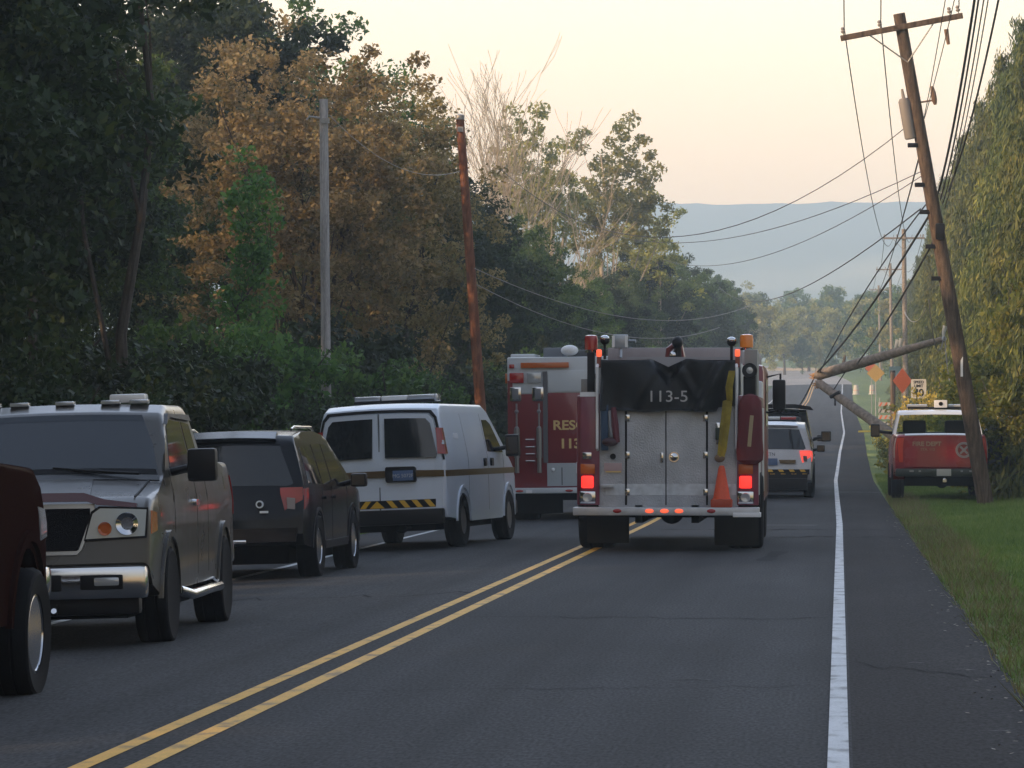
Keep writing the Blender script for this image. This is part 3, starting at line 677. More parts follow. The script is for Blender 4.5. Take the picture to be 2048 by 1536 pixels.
# ---- maroon truck at the left edge, seen from behind its right front wheel
root = thing('pickup_truck', 'dark maroon pickup cut off by the left edge, with chrome wheel and big black tyre', 'pickup truck', (-6.13, 21.75, -.10))
c = Car(root, .98, -1.1, 4.2, 1.1, 1.95, .16, .02, .03, .05)
prof = [(-1.1,.62),(-1.12,1.35),(-1.05,1.5),(-.2,1.5),(-.15,1.85),(.1,1.96),(1.0,1.96),(1.25,1.88),(1.85,1.56),(2.0,1.545),(3.95,1.47),(4.15,1.36),(4.18,.72),(4.0,.6)]+[(3.98,.6)]+[(p[0],p[1]+.12) for p in arc(3.4,.53,.5)]+[(2.8,.5),(.6,.5)]+[(p[0],p[1]+.12) for p in arc(0,.53,.5)]+[(-.58,.6)]
c.body(prof, maroon, .05)
for sg in (-1, 1):
    c.side([(.15,1.48),(.2,1.82),(1.1,1.84),(1.62,1.53)], glass, 'side_window', sg)
    c.side([(.72,.62),(.72,1.45),(.735,1.45),(.735,.62)], blk, 'door_seam', sg, t=.002)
    c.side([(1.9,.62),(1.9,1.45),(1.915,1.45),(1.915,.62)], blk, 'door_seam', sg, t=.002)
    for y in (0, 3.4):
        c.side([(y+.62*math.cos(R(a)), .48+.60*math.sin(R(a))) for a in range(0,181,15)]+[(y+.55*math.cos(R(a)), .48+.53*math.sin(R(a))) for a in range(180,-1,-15)], maroon, 'fender_flare', sg, t=.03)
        wheel(root, sg*.90, y, .42, .30, .255, sg, chrome, spokes=8)
    c.side([(3.85,1.0),(3.85,1.22),(4.1,1.2),(4.12,1.02)], clear, 'headlight', sg, t=.008)
c.seg((-1.1,.62),(-1.12,1.35), [(-.8,.1),(.8,.1),(.8,.92),(-.8,.92)], maroon, 'tailgate')
c.seg((-1.05,1.5),(-.2,1.5), [(-.8,.03),(.8,.03),(.8,.97),(-.8,.97)], blackp, 'bed_cover', back=True)
c.seg((1.25,1.88),(1.85,1.56), [(-.78,.05),(.78,.05),(.82,.98),(-.82,.98)], glass, 'windshield')
b = MB(); b.box((0,4.24,.72),(1.9,.16,.2),bev=.04); b.build('front_bumper', chrome, root)
b = MB(); b.box((0,-1.2,.66),(1.85,.16,.2),bev=.04); b.build('rear_bumper', chrome, root)
b = MB(); b.tube([(.1,1.92,1.60),(.55,1.86,1.63),(.78,1.82,1.63)], .012); b.build('wiper', blackp, root)
box('hood_vent', (.62,2.75,1.56), (.36,.5,.05), chrome, root, .01)
for sg in (-1,1): mirror(root, sg*1.00, 1.45, 1.58, sg, blackp, .2, .24)
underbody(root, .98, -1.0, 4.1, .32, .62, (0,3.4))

# ---- tan pickup facing the camera
root = thing('pickup_truck', 'tan pickup facing the camera with maroon bug deflector and white roof light', 'pickup truck', (-6.42, 35.15, -.115), (0, R(1.6), R(180+1.6)))
c = Car(root, 1.0, -1.15, 4.5, 1.12, 1.92, .17, .025, .05, .12)
wb = 3.45
prof = [(-1.12,.55),(-1.16,1.30),(-1.10,1.42),(.95,1.42),(1.02,1.45),(1.1,1.84),(1.3,1.92),(2.35,1.92),(2.62,1.85),(3.30,1.34),(3.42,1.30),(4.25,1.18),(4.40,1.10),(4.46,.68),(4.3,.5)]+arc(wb,.47,.4)+[(2.8,.42),(.6,.42)]+arc(0,.47,.4)+[(-.6,.5)]
c.body(prof, beige, .07)
for sg in (-1, 1):
    c.side([(1.20,1.40),(1.28,1.76),(1.72,1.78),(1.72,1.40)], glass, 'rear_side_window', sg)
    c.side([(1.80,1.40),(1.80,1.78),(2.42,1.80),(2.66,1.74),(3.05,1.40)], glass, 'side_window', sg)
    c.side([(1.20,1.79),(1.24,1.845),(2.5,1.85),(2.72,1.76),(2.6,1.79),(2.4,1.82)], blackp, 'window_visor', sg, t=.03)
    for y in (1.08, 1.76, 3.12): c.side([(y,.5),(y,1.38),(y+.012,1.38),(y+.012,.5)], blk, 'door_seam', sg, t=.002)
    c.side(rrect(1.84,2.04,1.08,1.13,.02), chrome, 'door_handle', sg, t=.03)
    c.side(rrect(-.35,.2,1.09,1.14,.01), blk, 'badge', sg, t=.002) if False else None
    for y in (0, wb):
        c.side([(y+.53*math.cos(R(a)), .38+.53*math.sin(R(a))) for a in range(0,181,12)]+[(y+.475*math.cos(R(a)), .38+.475*math.sin(R(a))) for a in range(180,-1,-12)], beige, 'fender_flare', sg, t=.022)
        wheel(root, sg*.88, y, .39, .27, .225, sg, chrome, spokes=6)
    b = MB(); b.tube([(sg*.98,.75,.40),(sg*1.06,.9,.36),(sg*1.06,2.7,.36),(sg*.98,2.85,.40)], .042); b.build('side_step', chrome, root)
    mirror(root, sg*1.09, 2.98, 1.42, sg, blackp, .24, .27, .18)
    # lamps on the front corner
    c.patch([(sg*.485,4.46,.855),(sg*.985,4.44,.87),(sg*.995,4.42,1.105),(sg*.61,4.44,1.115),(sg*.545,4.45,1.075)], (0,1,0), blk, 'lamp_gasket', .008)
    hl = c.patch([(sg*.50,4.46,.87),(sg*.97,4.44,.885),(sg*.985,4.42,1.09),(sg*.62,4.44,1.10),(sg*.56,4.45,1.06)], (0,1,0), mat('lamp_housing', (.26,.32,.36), .15, .15, coat=1), 'headlight', .012)
    b = MB(); b.lathe([(.085,4.40),(.088,4.425),(.05,4.40),(.0001,4.39)], 'Y', (sg*.80,0,.985), 24); b.build('reflector', chrome, hl)
    b = MB(); b.lathe([(.052,4.435),(.054,4.45),(.03,4.43),(.0001,4.42)], 'Y', (sg*.63,0,.95), 20); b.build('reflector', amber, hl)
    c.side([(4.12,.92),(4.14,1.06),(4.34,1.08),(4.36,.90)], amber, 'side_marker', sg, t=.01)
# front panels: cross surface between (4.40,1.10) and (4.46,.68)
a_, b_ = (4.40,1.10), (4.46,.68)
def fr(poly, m, name, t=.01, **k): return c.patch([(x, 4.40+(1.10-z)*.143, z) for x, z in poly], (0,1,.14), m, name, t, **k)
gs = fr([(-.57,1.13),(.57,1.13),(.57,1.04),(.47,.79),(.43,.75),(-.43,.75),(-.47,.79),(-.57,1.04)], mat('satin_silver', (.34,.33,.31), .32, .8), 'grille_surround', .03)
fr([(-.535,1.095),(.535,1.095),(.535,1.03),(.445,.79),(.43,.78),(-.43,.78),(-.445,.79),(-.535,1.03)], mat('grille_mesh', (.010,.010,.012), .9, spec=.1, bump=1, bscale=160), 'grille', .038)
hd = c.patch([(-.90,4.36,1.135),(-.66,4.42,1.165),(-.50,4.43,1.215),(.50,4.43,1.215),(.66,4.42,1.165),(.90,4.36,1.135),(.90,4.38,1.10),(.60,4.46,1.125),(.52,4.46,1.15),(-.52,4.46,1.15),(-.60,4.46,1.125),(-.90,4.38,1.10)], (0,1,.1), mat('maroon_plastic', (.075,.014,.012), .25, coat=.5), 'bug_deflector', .03)
b = MB(); b.box((0,4.53,.535),(1.94,.17,.26),bev=.045); bo = b.build('front_bumper', chrome, root)
box('bumper_opening', (0,4.60,.54), (.62,.06,.13), blk, bo, .02)
for sg in (-1,1):
    box('fog_lamp_recess', (sg*.62,4.60,.54), (.34,.05,.12), blk, bo, .02); box('fog_lamp', (sg*.66,4.615,.545), (.2,.04,.07), clear, bo, .02)
    b = MB(); b.tube([(sg*.25,4.66,.33),(sg*.25,4.60,.31),(sg*.25,4.5,.36)], .022); b.build('tow_hook', chrome, root)
box('front_valance', (0,4.44,.36), (1.8,.14,.16), blackp, root, .04)
c.seg((3.42,1.30),(4.25,1.18), [(-.40,.0),(.40,.0),(.50,.98),(-.50,.98)], beige, 'hood_bulge', back=False, t=.022)
for sg in (-1,1): c.seg((3.42,1.30),(4.25,1.18), [(sg*.86,.0),(sg*.872,.0),(sg*.872,1),(sg*.86,1)], blk, 'hood_seam', back=False, t=.003)
# windshield, wipers, roof lamps
c.seg((2.62,1.85),(3.30,1.34), [(-.80,.04),(.80,.04),(.89,.5),(.93,.99),(-.93,.99),(-.89,.5)], glass_blue, 'windshield', t=.004)
c.seg((2.62,1.85),(3.30,1.34), [(.66,.83),(.86,.83),(.88,.93),(.66,.93)], mat('sticker', (.20,.32,.33), .5), 'inspection_sticker', t=.006)
c.seg((2.62,1.85),(3.30,1.34), [(-.80,.045),(.80,.045),(.815,.14),(-.815,.14)], mat('shade_band', (.006,.012,.02), .08), 'shade_band', t=.0055)
c.seg((2.62,1.85),(3.30,1.34), [(-.91,.90),(.91,.90),(.925,.985),(-.925,.985)], blk, 'frit_band', t=.0055)
c.seg((3.30,1.34),(3.42,1.30), [(-.94,0),(.94,0),(.95,1),(-.95,1)], blackp, 'cowl', t=.008)
b = MB()
for x0 in (-.75, .1): b.tube([(x0,3.37,1.365),(x0+.35,3.30,1.39),(x0+.72,3.22,1.425)], .012)
b.build('wiper', blackp, root)
for x in (-.62,-.38,0,.38,.62): box('clearance_lamp', (x,2.36,1.955), (.16,.10,.035), clear, root, .012)
b = MB(); b.box((-.50,2.15,1.985), (.30,.2,.075), bev=.02); b.build('roof_light', mat('white_lamp', (.75,.74,.72), .3, coat=.5), root)
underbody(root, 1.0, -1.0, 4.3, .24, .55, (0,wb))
c.seg((-1.10,1.42),(.95,1.42), [(-.86,.03),(.86,.03),(.86,.98),(-.86,.98)], blackp, 'bed_cover', back=True, t=.004)
box('rear_bumper', (0,-1.22,.6), (1.85,.15,.2), chrome, root, .04)
for sg in (-1,1): c.side([(-1.1,.95),(-1.1,1.3),(-.98,1.3),(-.98,.95)], redlens, 'tail_lamp', sg, t=.01)

# ---- sport utility vehicles
def suv(root, body_m, H=1.76, lamps=redlens, hub=chrome, roofm=None):
    c = Car(root, .98, -1.08, 3.95, 1.05, H, .20, .03, .05, .14)
    k = H/1.76
    prof = [(-.98,.42),(-1.07,.55),(-1.05,.72),(-.98,.98*k),(-.95,1.08*k),(-.80,1.60*k),(-.66,1.70*k),(0,1.75*k),(.8,1.76*k),(1.5,1.72*k),(1.8,1.66*k),(2.65,1.17*k),(2.8,1.12*k),(3.6,1.0*k),(3.84,.86),(3.92,.6),(3.82,.34)]+arc(2.86,.43,.36)+[(2.3,.33),(.55,.33)]+arc(0,.43,.36)+[(-.6,.38)]
    c.body(prof, body_m, .07); c.k = k
    for sg in (-1, 1):
        c.side([(-.66,1.14*k),(-.54,1.57*k),(.28,1.58*k),(.28,1.12*k)], glass, 'rear_side_window', sg)
        c.side([(.38,1.12*k),(.38,1.60*k),(1.05,1.60*k),(1.05,1.10*k)], glass, 'side_window', sg)
        c.side([(1.15,1.10*k),(1.15,1.60*k),(1.5,1.58*k),(1.78,1.50*k),(2.45,1.12*k)], glass, 'side_window', sg)
        for y in (.33, 1.1, 2.35): c.side([(y,.42),(y,1.08*k),(y+.012,1.08*k),(y+.012,.42)], blk, 'door_seam', sg, t=.002)
        for y in (.42, 1.18): c.side(rrect(y,y+.18,.92,.96,.015), body_m, 'door_handle', sg, t=.03)
        c.side([(-.45,.36),(2.3,.36),(2.3,.42),(-.45,.42)][0:4] if False else [(.5,.34),(2.35,.34),(2.35,.43),(.5,.43)], blackp, 'rocker_trim', sg, t=.012)
        for y in (0, 2.86):
            c.side([(y+.47*math.cos(R(a)), .37+.47*math.sin(R(a))) for a in range(0,181,12)]+[(y+.43*math.cos(R(a)), .37+.43*math.sin(R(a))) for a in range(180,-1,-12)], blackp, 'arch_trim', sg, t=.008)
            wheel(root, sg*.87, y, .375, .25, .22, sg, hub, spokes=5)
        mirror(root, sg*1.05, 2.25, 1.14*k, sg, blackp, .2, .17, .16)
        # wrap-round tail lamp: rear face and side
        tl = c.patch([(sg*.76,-1.0,.82*k),(sg*.96,-.98,.76*k),(sg*.97,-.955,1.10*k),(sg*.70,-.955,1.09*k),(sg*.70,-.965,1.02*k)], (0,-1,0), lamps, 'tail_lamp', .022)
        c.side([(-1.0,.84*k),(-.96,1.08*k),(-.74,1.09*k),(-.8,.92*k)], lamps, 'tail_lamp_side', sg, t=.014, parent=tl)
        c.patch([(sg*.79,-1.0,.85*k),(sg*.88,-.995,.84*k),(sg*.88,-.98,.97*k),(sg*.78,-.985,.98*k)], (0,-1,0), mat('smoked_lens', (.16,.13,.14), .2, coat=.5), 'reversing_lamp', .03, parent=tl)
        c.patch([(sg*.60,3.88,.72),(sg*.95,3.86,.74),(sg*.95,3.80,.90),(sg*.62,3.84,.88)], (0,1,0), clear, 'headlight', .02)
    c.seg((-.95,1.08*k),(-.80,1.60*k), [(-.80,.06),(.80,.06),(.86,.12),(.78,.95),(-.78,.95),(-.86,.12)], glass, 'rear_window', t=.006)
    c.seg((1.8,1.66*k),(2.65,1.17*k), [(-.80,.04),(.80,.04),(.9,.98),(-.9,.98)], glass_blue, 'windshield', t=.004)
    c.patch([(-.76,-.86,1.64*k),(.76,-.86,1.64*k),(.74,-.55,1.72*k),(-.74,-.55,1.72*k)], (0,-.5,.86), roofm or body_m, 'roof_spoiler', .03)
    c.patch([(-.9,-1.08,.46),(.9,-1.08,.46),(.92,-1.08,.62),(-.92,-1.08,.62)], (0,-1,0), blackp, 'rear_bumper', .03)
    c.patch([(-.66,3.93,.48),(.66,3.93,.48),(.62,3.9,.80),(-.62,3.9,.80)], (0,1,0), blackp, 'grille', .012)
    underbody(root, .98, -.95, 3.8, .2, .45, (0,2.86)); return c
root = thing('suv', 'black unmarked SUV seen from behind, parked between tan pickup and white van', 'SUV', (-7.10, 47.0, -.145), (0, R(-1.6), R(-1.2)))
c = suv(root, blackpaint, 1.74, lamps=mat('dark_red_lens', (.24,.010,.010), .2, coat=.4))
for sg in (-1,1):
    b = MB(); b.tube([(sg*.72,-.3,1.76),(sg*.72,-.1,1.79),(sg*.72,1.2,1.79),(sg*.71,1.4,1.75)], .018); b.build('roof_rail', chrome, root)
b = MB(); b.lathe([(.045,-1.075),(.045,-1.04)], 'Y', (.45,0,.90), 24); bd = b.build('round_badge', white, root)
b = MB(); b.lathe([(.028,-1.079),(.028,-1.06)], 'Y', (.45,0,.90), 20); b.build('badge_centre', blk, bd)
c.patch([(-.3,-1.035,.74),(.02,-1.035,.74),(.02,-1.03,.88),(-.3,-1.03,.88)], (0,-1,0), mat('plate_paint', (.35,.36,.33), .5), 'number_plate', .012)
box('step_pad', (.0,-1.14,.47), (.6,.06,.05), chrome, root, .015)
box('trim_strip', (.50,-1.07,.81), (.10,.012,.025), white, root)

brown0 = mat('stripe_brown', (.11,.065,.015), .4, .2)
silver_w = paint('white_police_paint', (.55,.57,.60), .25)
root = thing('police_suv', 'white police SUV with chevron strip and lit red tail lamp, right of the fire engine', 'police car', (-1.62, 96.0, roadz(96)+.005))
c = suv(root, silver_w, 1.80, lamps=mat('lit_tail_lamp', (.8,.05,.04), .25, emit=(1,.10,.07), es=.85), hub=mat('steel_wheel', (.1,.1,.11), .4, .5))
o = barlight(root, 'light_bar', (0,.6,1.84), 1.15, .28, .12, [mat('blue_lens', (.05,.12,.4), .2, coat=.5), clear, redlens])
cp = c.patch([(-.95,-1.075,.56),(.95,-1.075,.56),(.95,-1.06,.68),(-.95,-1.06,.68)], (0,-1,0), blk, 'chevron_strip', .032)
for i in range(7):
    x = -.84+i*.27; s = -1 if i >= 3 else 1
    c.patch([(x,-1.075,.565),(x+.12,-1.075,.565),(x+.12-s*-.08,-1.06,.675),(x-s*-.08,-1.06,.675)], (0,-1,0), yellowr, 'chevron', .036, parent=cp)
plate(root, (-.02,-1.075,.86), mat('blue_plate', (.10,.16,.30), .5), .33, .16)
text('lettering', 'ZTN', .11, (-.02,-1.10,1.035), blk, root, ext=.004)
c.patch([(.22,-1.05,.82),(.60,-1.05,.82),(.60,-1.03,.90),(.18,-1.03,.90)], (0,-1,0), brown0, 'brown_stripe', .02)
box('rear_valance', (0,-1.06,.33), (1.7,.14,.28), blackp, root, .04)

root = thing('suv', 'dark tall SUV mostly hidden ahead of the white police SUV, with black roof and mirror', 'SUV', (-1.66, 104.0, roadz(104)))
c = suv(root, paint('dark_grey_paint', (.03,.033,.038), .25), 2.12)
b = MB(); b.prism([(-.98,2.10),(-.9,2.19),(-.5,2.25),(.5,2.25),(.9,2.19),(.98,2.10),(.9,2.10),(.5,2.15),(-.5,2.15),(-.9,2.10)], -.9, .4, 'Y'); b.build('roof_box', blackp, root)
mirror(root, 1.16, 2.1, 1.42, 1, blackp, .26, .28, .2)

# ---- white van
root = thing('van', 'white cargo van with gold stripe and yellow chevrons on its rear doors', 'van', (-6.47, 58.6, -.105), (0, R(-2.4), R(-6.2)))
c = Car(root, 1.0, -1.2, 4.3, 1.25, 2.09, .15, .03, .03, .07, low=.02)
prof = [(-1.10,.45),(-1.14,.62),(-1.12,1.2),(-1.02,1.88),(-.93,2.02),(-.7,2.09),(2.3,2.09),(2.62,2.0),(3.42,1.38),(3.6,1.30),(4.1,1.14),(4.25,1.0),(4.3,.6),(4.15,.4)]+arc(3.55,.47,.40)+[(2.95,.36),(.6,.36)]+arc(0,.47,.40)+[(-.6,.42)]
c.body(prof, white, .10)
def vr(poly, m, name, t=.008, **k): return c.patch([(x, -1.14+max(0,(z-1.2))*.147+.02*(z>1.2)*0, z) for x, z in poly], (0,-1,.12), m, name, t, inn=.03, **k)
# black surround, doors, windows
vr([(-.99,1.28),(-.97,1.9),(-.90,1.995),(.90,1.995),(.97,1.9),(.99,1.28),(.965,1.28),(.93,1.88),(.86,1.955),(-.86,1.955),(-.93,1.88),(-.965,1.28)], blk, 'door_surround', .010)
for sg in (-1,1):
    d = vr([(sg*.015,.56),(sg*.93,.56),(sg*.96,1.2),(sg*.91,1.86),(sg*.84,1.935),(sg*.015,1.935)], white, 'rear_door', .014)
    vr([(sg*.10,1.30),(sg*.86,1.30),(sg*.885,1.36),(sg*.85,1.80),(sg*.79,1.87),(sg*.10,1.87)], glass, 'rear_window', .022, parent=d)
    tl = c.patch([(sg*.90,-1.12,1.36),(sg*1.0,-1.11,1.36),(sg*1.0,-1.06,1.74),(sg*.93,-1.06,1.74)], (0,-1,0), redlens, 'tail_lamp', .03)
    c.side([(-1.12,1.36),(-1.06,1.74),(-.96,1.74),(-1.0,1.36)], redlens, 'tail_lamp_side', sg, t=.02, parent=tl)
    c.side([(-1.125,1.50),(-1.11,1.56),(-1.0,1.56),(-1.01,1.50)], clear, 'reversing_lamp', sg, t=.024, parent=tl)
vr([(-.008,.56),(.008,.56),(.008,1.94),(-.008,1.94)], mat('seam_grey', (.12,.13,.14), .6), 'door_seam', .016)
brown = mat('stripe_brown', (.11,.065,.015), .4, .2)
vr([(-.95,1.035),(.97,1.035),(.97,1.125),(-.95,1.125)], brown, 'stripe', .019)
text('lettering', 'CORONER', .075, (-.50,-1.168,1.08), gold, root, ext=.001) if False else None
chv = vr([(-.52,.60),(.84,.60),(.84,.715),(-.52,.715)], blk, 'chevron_strip', .019)
for i in range(7):
    x = -.50+i*.19
    if i == 2: vr([(x-.04,.605),(x+.19,.605),(x+.075,.71)], yellowr, 'chevron', .024, parent=chv); continue
    s = .09 if i < 2 else -.09
    x += .045 if i < 2 else .07
    if x+.09 < .84: vr([(x-s/2,.605),(x+.085-s/2,.605),(x+.085+s/2,.71),(x+s/2,.71)], yellowr, 'chevron', .024, parent=chv)
ph = vr(rrect(.10,.56,.965,1.175,.03), blackp, 'plate_holder', .04)
plate(root, (.36,-1.185,1.07), mat('blue_plate', (.10,.16,.30), .5), .30, .145, txt='MG 5072F', tm=mat('plate_ink', (.5,.52,.55), .5))
for sg in (-1,1):
    for y0, y1 in ((-1.12,1.7),(1.7,4.2)): c.side([(y0,1.035),(y1,1.035),(y1,1.125),(y0,1.125)], brown, 'side_stripe', sg, t=.003)
    c.side([(2.0,1.38),(2.02,1.86),(2.4,1.86),(2.62,1.80),(3.2,1.36)], glass, 'side_window', sg)
    for y in (1.92, 3.15): c.side([(y,.5),(y,1.95 if y < 2 else 1.33),(y+.014,1.95 if y < 2 else 1.33),(y+.014,.5)], mat('seam_grey', (.12,.13,.14), .6), 'door_seam', sg, t=.002)
    c.side([(.45,.5),(.45,1.95),(.462,1.95),(.462,.5)], mat('seam_grey', (.12,.13,.14), .6), 'door_seam', sg, t=.002)
    c.side(rrect(2.1,2.25,1.16,1.28,.02), blackp, 'door_handle', sg, t=.03); c.side(rrect(1.6,1.72,1.16,1.28,.02), blackp, 'door_handle', sg, t=.03)
    c.side(rrect(-.3,.0,1.58,1.66,.02), wht_line, 'vent_strip', sg, t=.008)
    for y in (0, 3.55):
        c.side([(y+.52*math.cos(R(a)), .38+.52*math.sin(R(a))) for a in range(0,181,12)]+[(y+.475*math.cos(R(a)), .38+.475*math.sin(R(a))) for a in range(180,-1,-12)], white, 'arch_lip', sg, t=.018)
        wheel(root, sg*.88, y, .385, .25, .21, sg, mat('steel_wheel', (.1,.1,.11), .4, .5), spokes=8)
    mirror(root, sg*1.08, 3.0, 1.46, sg, blackp, .22, .34, .18)
    c.patch([(sg*.65,4.27,.85),(sg*.96,4.22,.86),(sg*.95,4.2,1.05),(sg*.66,4.25,1.05)], (0,1,0), clear, 'headlight', .02)
c.seg((2.62,2.0),(3.42,1.38), [(-.80,.05),(.80,.05),(.92,.98),(-.92,.98)], glass_blue, 'windshield')
c.patch([(-.6,4.29,.62),(.6,4.29,.62),(.6,4.25,1.02),(-.6,4.25,1.02)], (0,1,0), blackp, 'grille', .012)
b = MB(); b.box((0,-1.22,.47),(1.9,.2,.22),bev=.03); b.build('rear_bumper', blackp, root)
b = MB(); b.box((0,4.34,.5),(1.9,.16,.22),bev=.03); b.build('front_bumper', blackp, root)
b = MB(); b.tube([(.35,-1.2,.32),(.35,-.2,.30)], .035); b.box((0,-1.18,.33),(.5,.08,.1)); b.build('tow_hitch', dark, root)
lb = barlight(root, 'light_bar', (0,.2,2.16), 1.22, .30, .12, [clear, mat('white_lamp', (.75,.74,.72), .3, coat=.5), clear], base=blackp)
box('lens', (.62,.2,2.20), (.05,.3,.1), clear, lb, .02)
underbody(root, 1.0, -1.0, 4.1, .26, .5, (0,3.55))

# ---- red fire department pickup on the right verge
fp = (1.95+.29, 91.0)
fr_red = paint('fire_pickup_red', (.26,.014,.018), .25)
root = thing('fire_pickup', 'red fire department pickup, sky reflection painted white on its cab, parked on the grass behind the leaning pole', 'pickup truck', (fp[0], fp[1], roadz(91)+.09), (0,0,R(.6))); root.scale = (1.07, 1, 1.02)
c = Car(root, 1.0, -1.15, 4.5, 1.12, 1.95, .17, .02, .04, .06)
prof = [(-1.12,.62),(-1.16,.8),(-1.14,1.36),(-1.08,1.40),(1.0,1.42),(3.35,1.36),(4.25,1.22),(4.42,1.10),(4.46,.68),(4.3,.5)]+arc(3.5,.47,.42)+[(2.85,.45),(.6,.45)]+arc(0,.47,.42)+[(-.6,.55)]
c.body(prof, fr_red, .05, W=1.0)
tg = c.patch([(-.80,-1.16,.70),(.80,-1.16,.70),(.80,-1.14,1.345),(-.80,-1.14,1.345)], (0,-1,0), fr_red, 'tailgate', .012)
c.patch([(-.82,-1.12,1.37),(.82,-1.12,1.37),(.82,-1.0,1.40),(-.82,-1.0,1.40)], (0,-.2,1), mat('white_rail', (.6,.62,.66), .3), 'tailgate_cap', .02)
text('lettering', 'FIRE DEPT', .135, (-.30,-1.178,1.20), mat('faded_gold', (.36,.25,.16), .5), root, ext=.002, bold=.003)
text('lettering', 'STA. 113', .08, (-.28,-1.178,1.08), MT['faded_gold'], root, ext=.002)
b = MB(); b.lathe([(.175,-1.165),(.17,-1.195),(.13,-1.195),(.125,-1.165)], 'Y', (.47,0,1.07), 32, caps=False)
for k in range(4): b.box((.47+.06*math.cos(R(45+90*k)),-1.186,1.07+.06*math.sin(R(45+90*k))), (.10,.012,.045), Matrix.Rotation(-R(45+90*k), 3, 'Y'))
b.lathe([(.04,-1.192),(.0001,-1.194)], 'Y', (.47,0,1.07), 16); b.build('emblem', mat('emblem_silver', (.30,.26,.27), .4, .3), root)
c.seg((-1.08,1.40),(1.0,1.42), [(-.84,.03),(.84,.03),(.84,.97),(-.84,.97)], blackp, 'bed_cover', t=.004)
b = MB(); b.box((0,-1.24,.58),(1.9,.16,.17),bev=.03); rb = b.build('rear_bumper', mat('dark_bumper', (.035,.045,.04), .35, .5), root)
for x in (-.62,-.45,.42,.62): box('bumper_lamp', (x,-1.33,.61), (.09 if abs(x) > .5 else .05,.012,.035), clear, rb)
plate(root, (.05,-1.335,.58), mat('plate_paint_w', (.5,.5,.46), .5), .30, .15)
b = MB(); b.sphere((.06,-1.42,.42), .045); b.box((.06,-1.32,.40),(.08,.3,.06)); b.build('tow_ball', chrome, root)
for sg in (-1,1):
    c.patch([(sg*.83,-1.15,.80),(sg*.985,-1.13,.80),(sg*.985,-1.12,1.33),(sg*.83,-1.13,1.33)], (0,-1,0), mat('tail_red', (.5,.06,.03), .2, coat=.5), 'tail_lamp', .02)
    c.side([(-1.08,.9),(-1.08,1.34),(-.9,1.34),(-.9,.9)], mat('side_white', (.5,.42,.36), .4), 'side_decal', sg, t=.004)
    for y in (0, 3.5): wheel(root, sg*.88, y, .39, .26, .21, sg, chrome, spokes=6)
    # the cab above the belt: pillars painted white for the sky's reflection, and glass
    pl = MB()
    c.side([(1.02,1.42),(1.14,1.86),(1.34,1.86),(1.26,1.42)], white, 'rear_pillar', sg, t=.0, inn=.06)
    c.side([(2.0,1.41),(2.0,1.87),(2.1,1.87),(2.1,1.41)], white, 'door_pillar', sg, t=.0, inn=.05)
    c.side([(3.25,1.37),(2.55,1.87),(2.62,1.87),(3.38,1.37)], white, 'front_pillar', sg, t=.0, inn=.06)
    c.side([(1.26,1.41),(1.34,1.86),(2.0,1.87),(2.0,1.41)], glass, 'side_window', sg, t=-.01, inn=.02)
    c.side([(2.1,1.41),(2.1,1.87),(2.56,1.87),(3.25,1.38)], glass, 'side_window', sg, t=-.01, inn=.02)
mirror(root, -1.20, 2.85, 1.50, -1, blackp, .20, .30, .28); mirror(root, 1.20, 2.85, 1.50, 1, blackp, .20, .30, .28)
clr = mat('clear_glass', (.75,.85,.82), .03, trans=1.0); clr.node_tree.nodes['Principled BSDF'].inputs['IOR'].default_value = 1.02
bm = bmesh.new(); pr = [(1.13,1.84),(1.2,1.90),(1.4,1.95),(2.35,1.95),(2.6,1.90),(2.62,1.85)]
c.body(pr, white, .04, 'roof', zmin=1.2)  # roof coloured white where red paint would mirror the sky
c.seg((1.04,1.44),(1.12,1.84), [(-.90,0),(-.86,1),(.86,1),(.90,0),(.80,0),(.78,.92),(-.78,.92),(-.80,0)], white, 'rear_window_frame', t=.03) if False else None
c.patch([(-.92,1.02,1.42),(.92,1.02,1.42),(.92,1.11,1.80),(-.92,1.11,1.80)], (0,-1,.2), clr, 'rear_window', .002, inn=.004)
c.patch([(-.92,3.30,1.38),(.92,3.30,1.38),(.92,2.62,1.84),(-.92,2.62,1.84)], (0,1,1), clr, 'windshield', .002, inn=.004)
for x in (-.48,.42): box('seat', (x,1.75,1.42), (.5,.18,.62), blackp, root, .06)
box('dashboard', (0,3.0,1.40), (1.6,.4,.14), blackp, root, .04)
box('bag_on_bed', (.35,.5,1.47), (.16,.25,.12), mat('red_cloth', (.3,.02,.02), .8), root, .03) if False else None
lb = MB(); lb.box((0,1.75,2.01),(1.25,.30,.05),bev=.01); lbo = lb.build('light_bar', blackp, root)
for x in (-.42,.46): box('lens', (x,1.75,2.055), (.44,.28,.07), clear, lbo, .02)
box('camera_box', (.08,1.60,2.10), (.28,.2,.17), wht_line, lbo, .015); b = MB(); b.lathe([(.045,1.488),(.045,1.51)], 'Y', (.08,0,2.10), 18); b.build('lens', blk, lbo)
# open passenger door, its dark inside turned back
d = MB(); d.prism([(0,.62),(0,1.38),(.05,1.40),(.62,1.86),(.95,1.86),(1.0,1.38),(1.0,.62)], -.045, .045, 'X'); do = d.build('open_door', mat('door_trim', (.02,.02,.024), .6), root)
do.location = (1.0, 3.05, 0); do.rotation_euler = (0,0,R(180+52))
b = MB(); b.tube([(.10,.12,1.42),(.14,.55,1.80),(.14,.93,1.80)], .03); b.build('door_frame', white, do)
underbody(root, 1.0, -1.0, 4.2, .28, .6, (0,3.5))

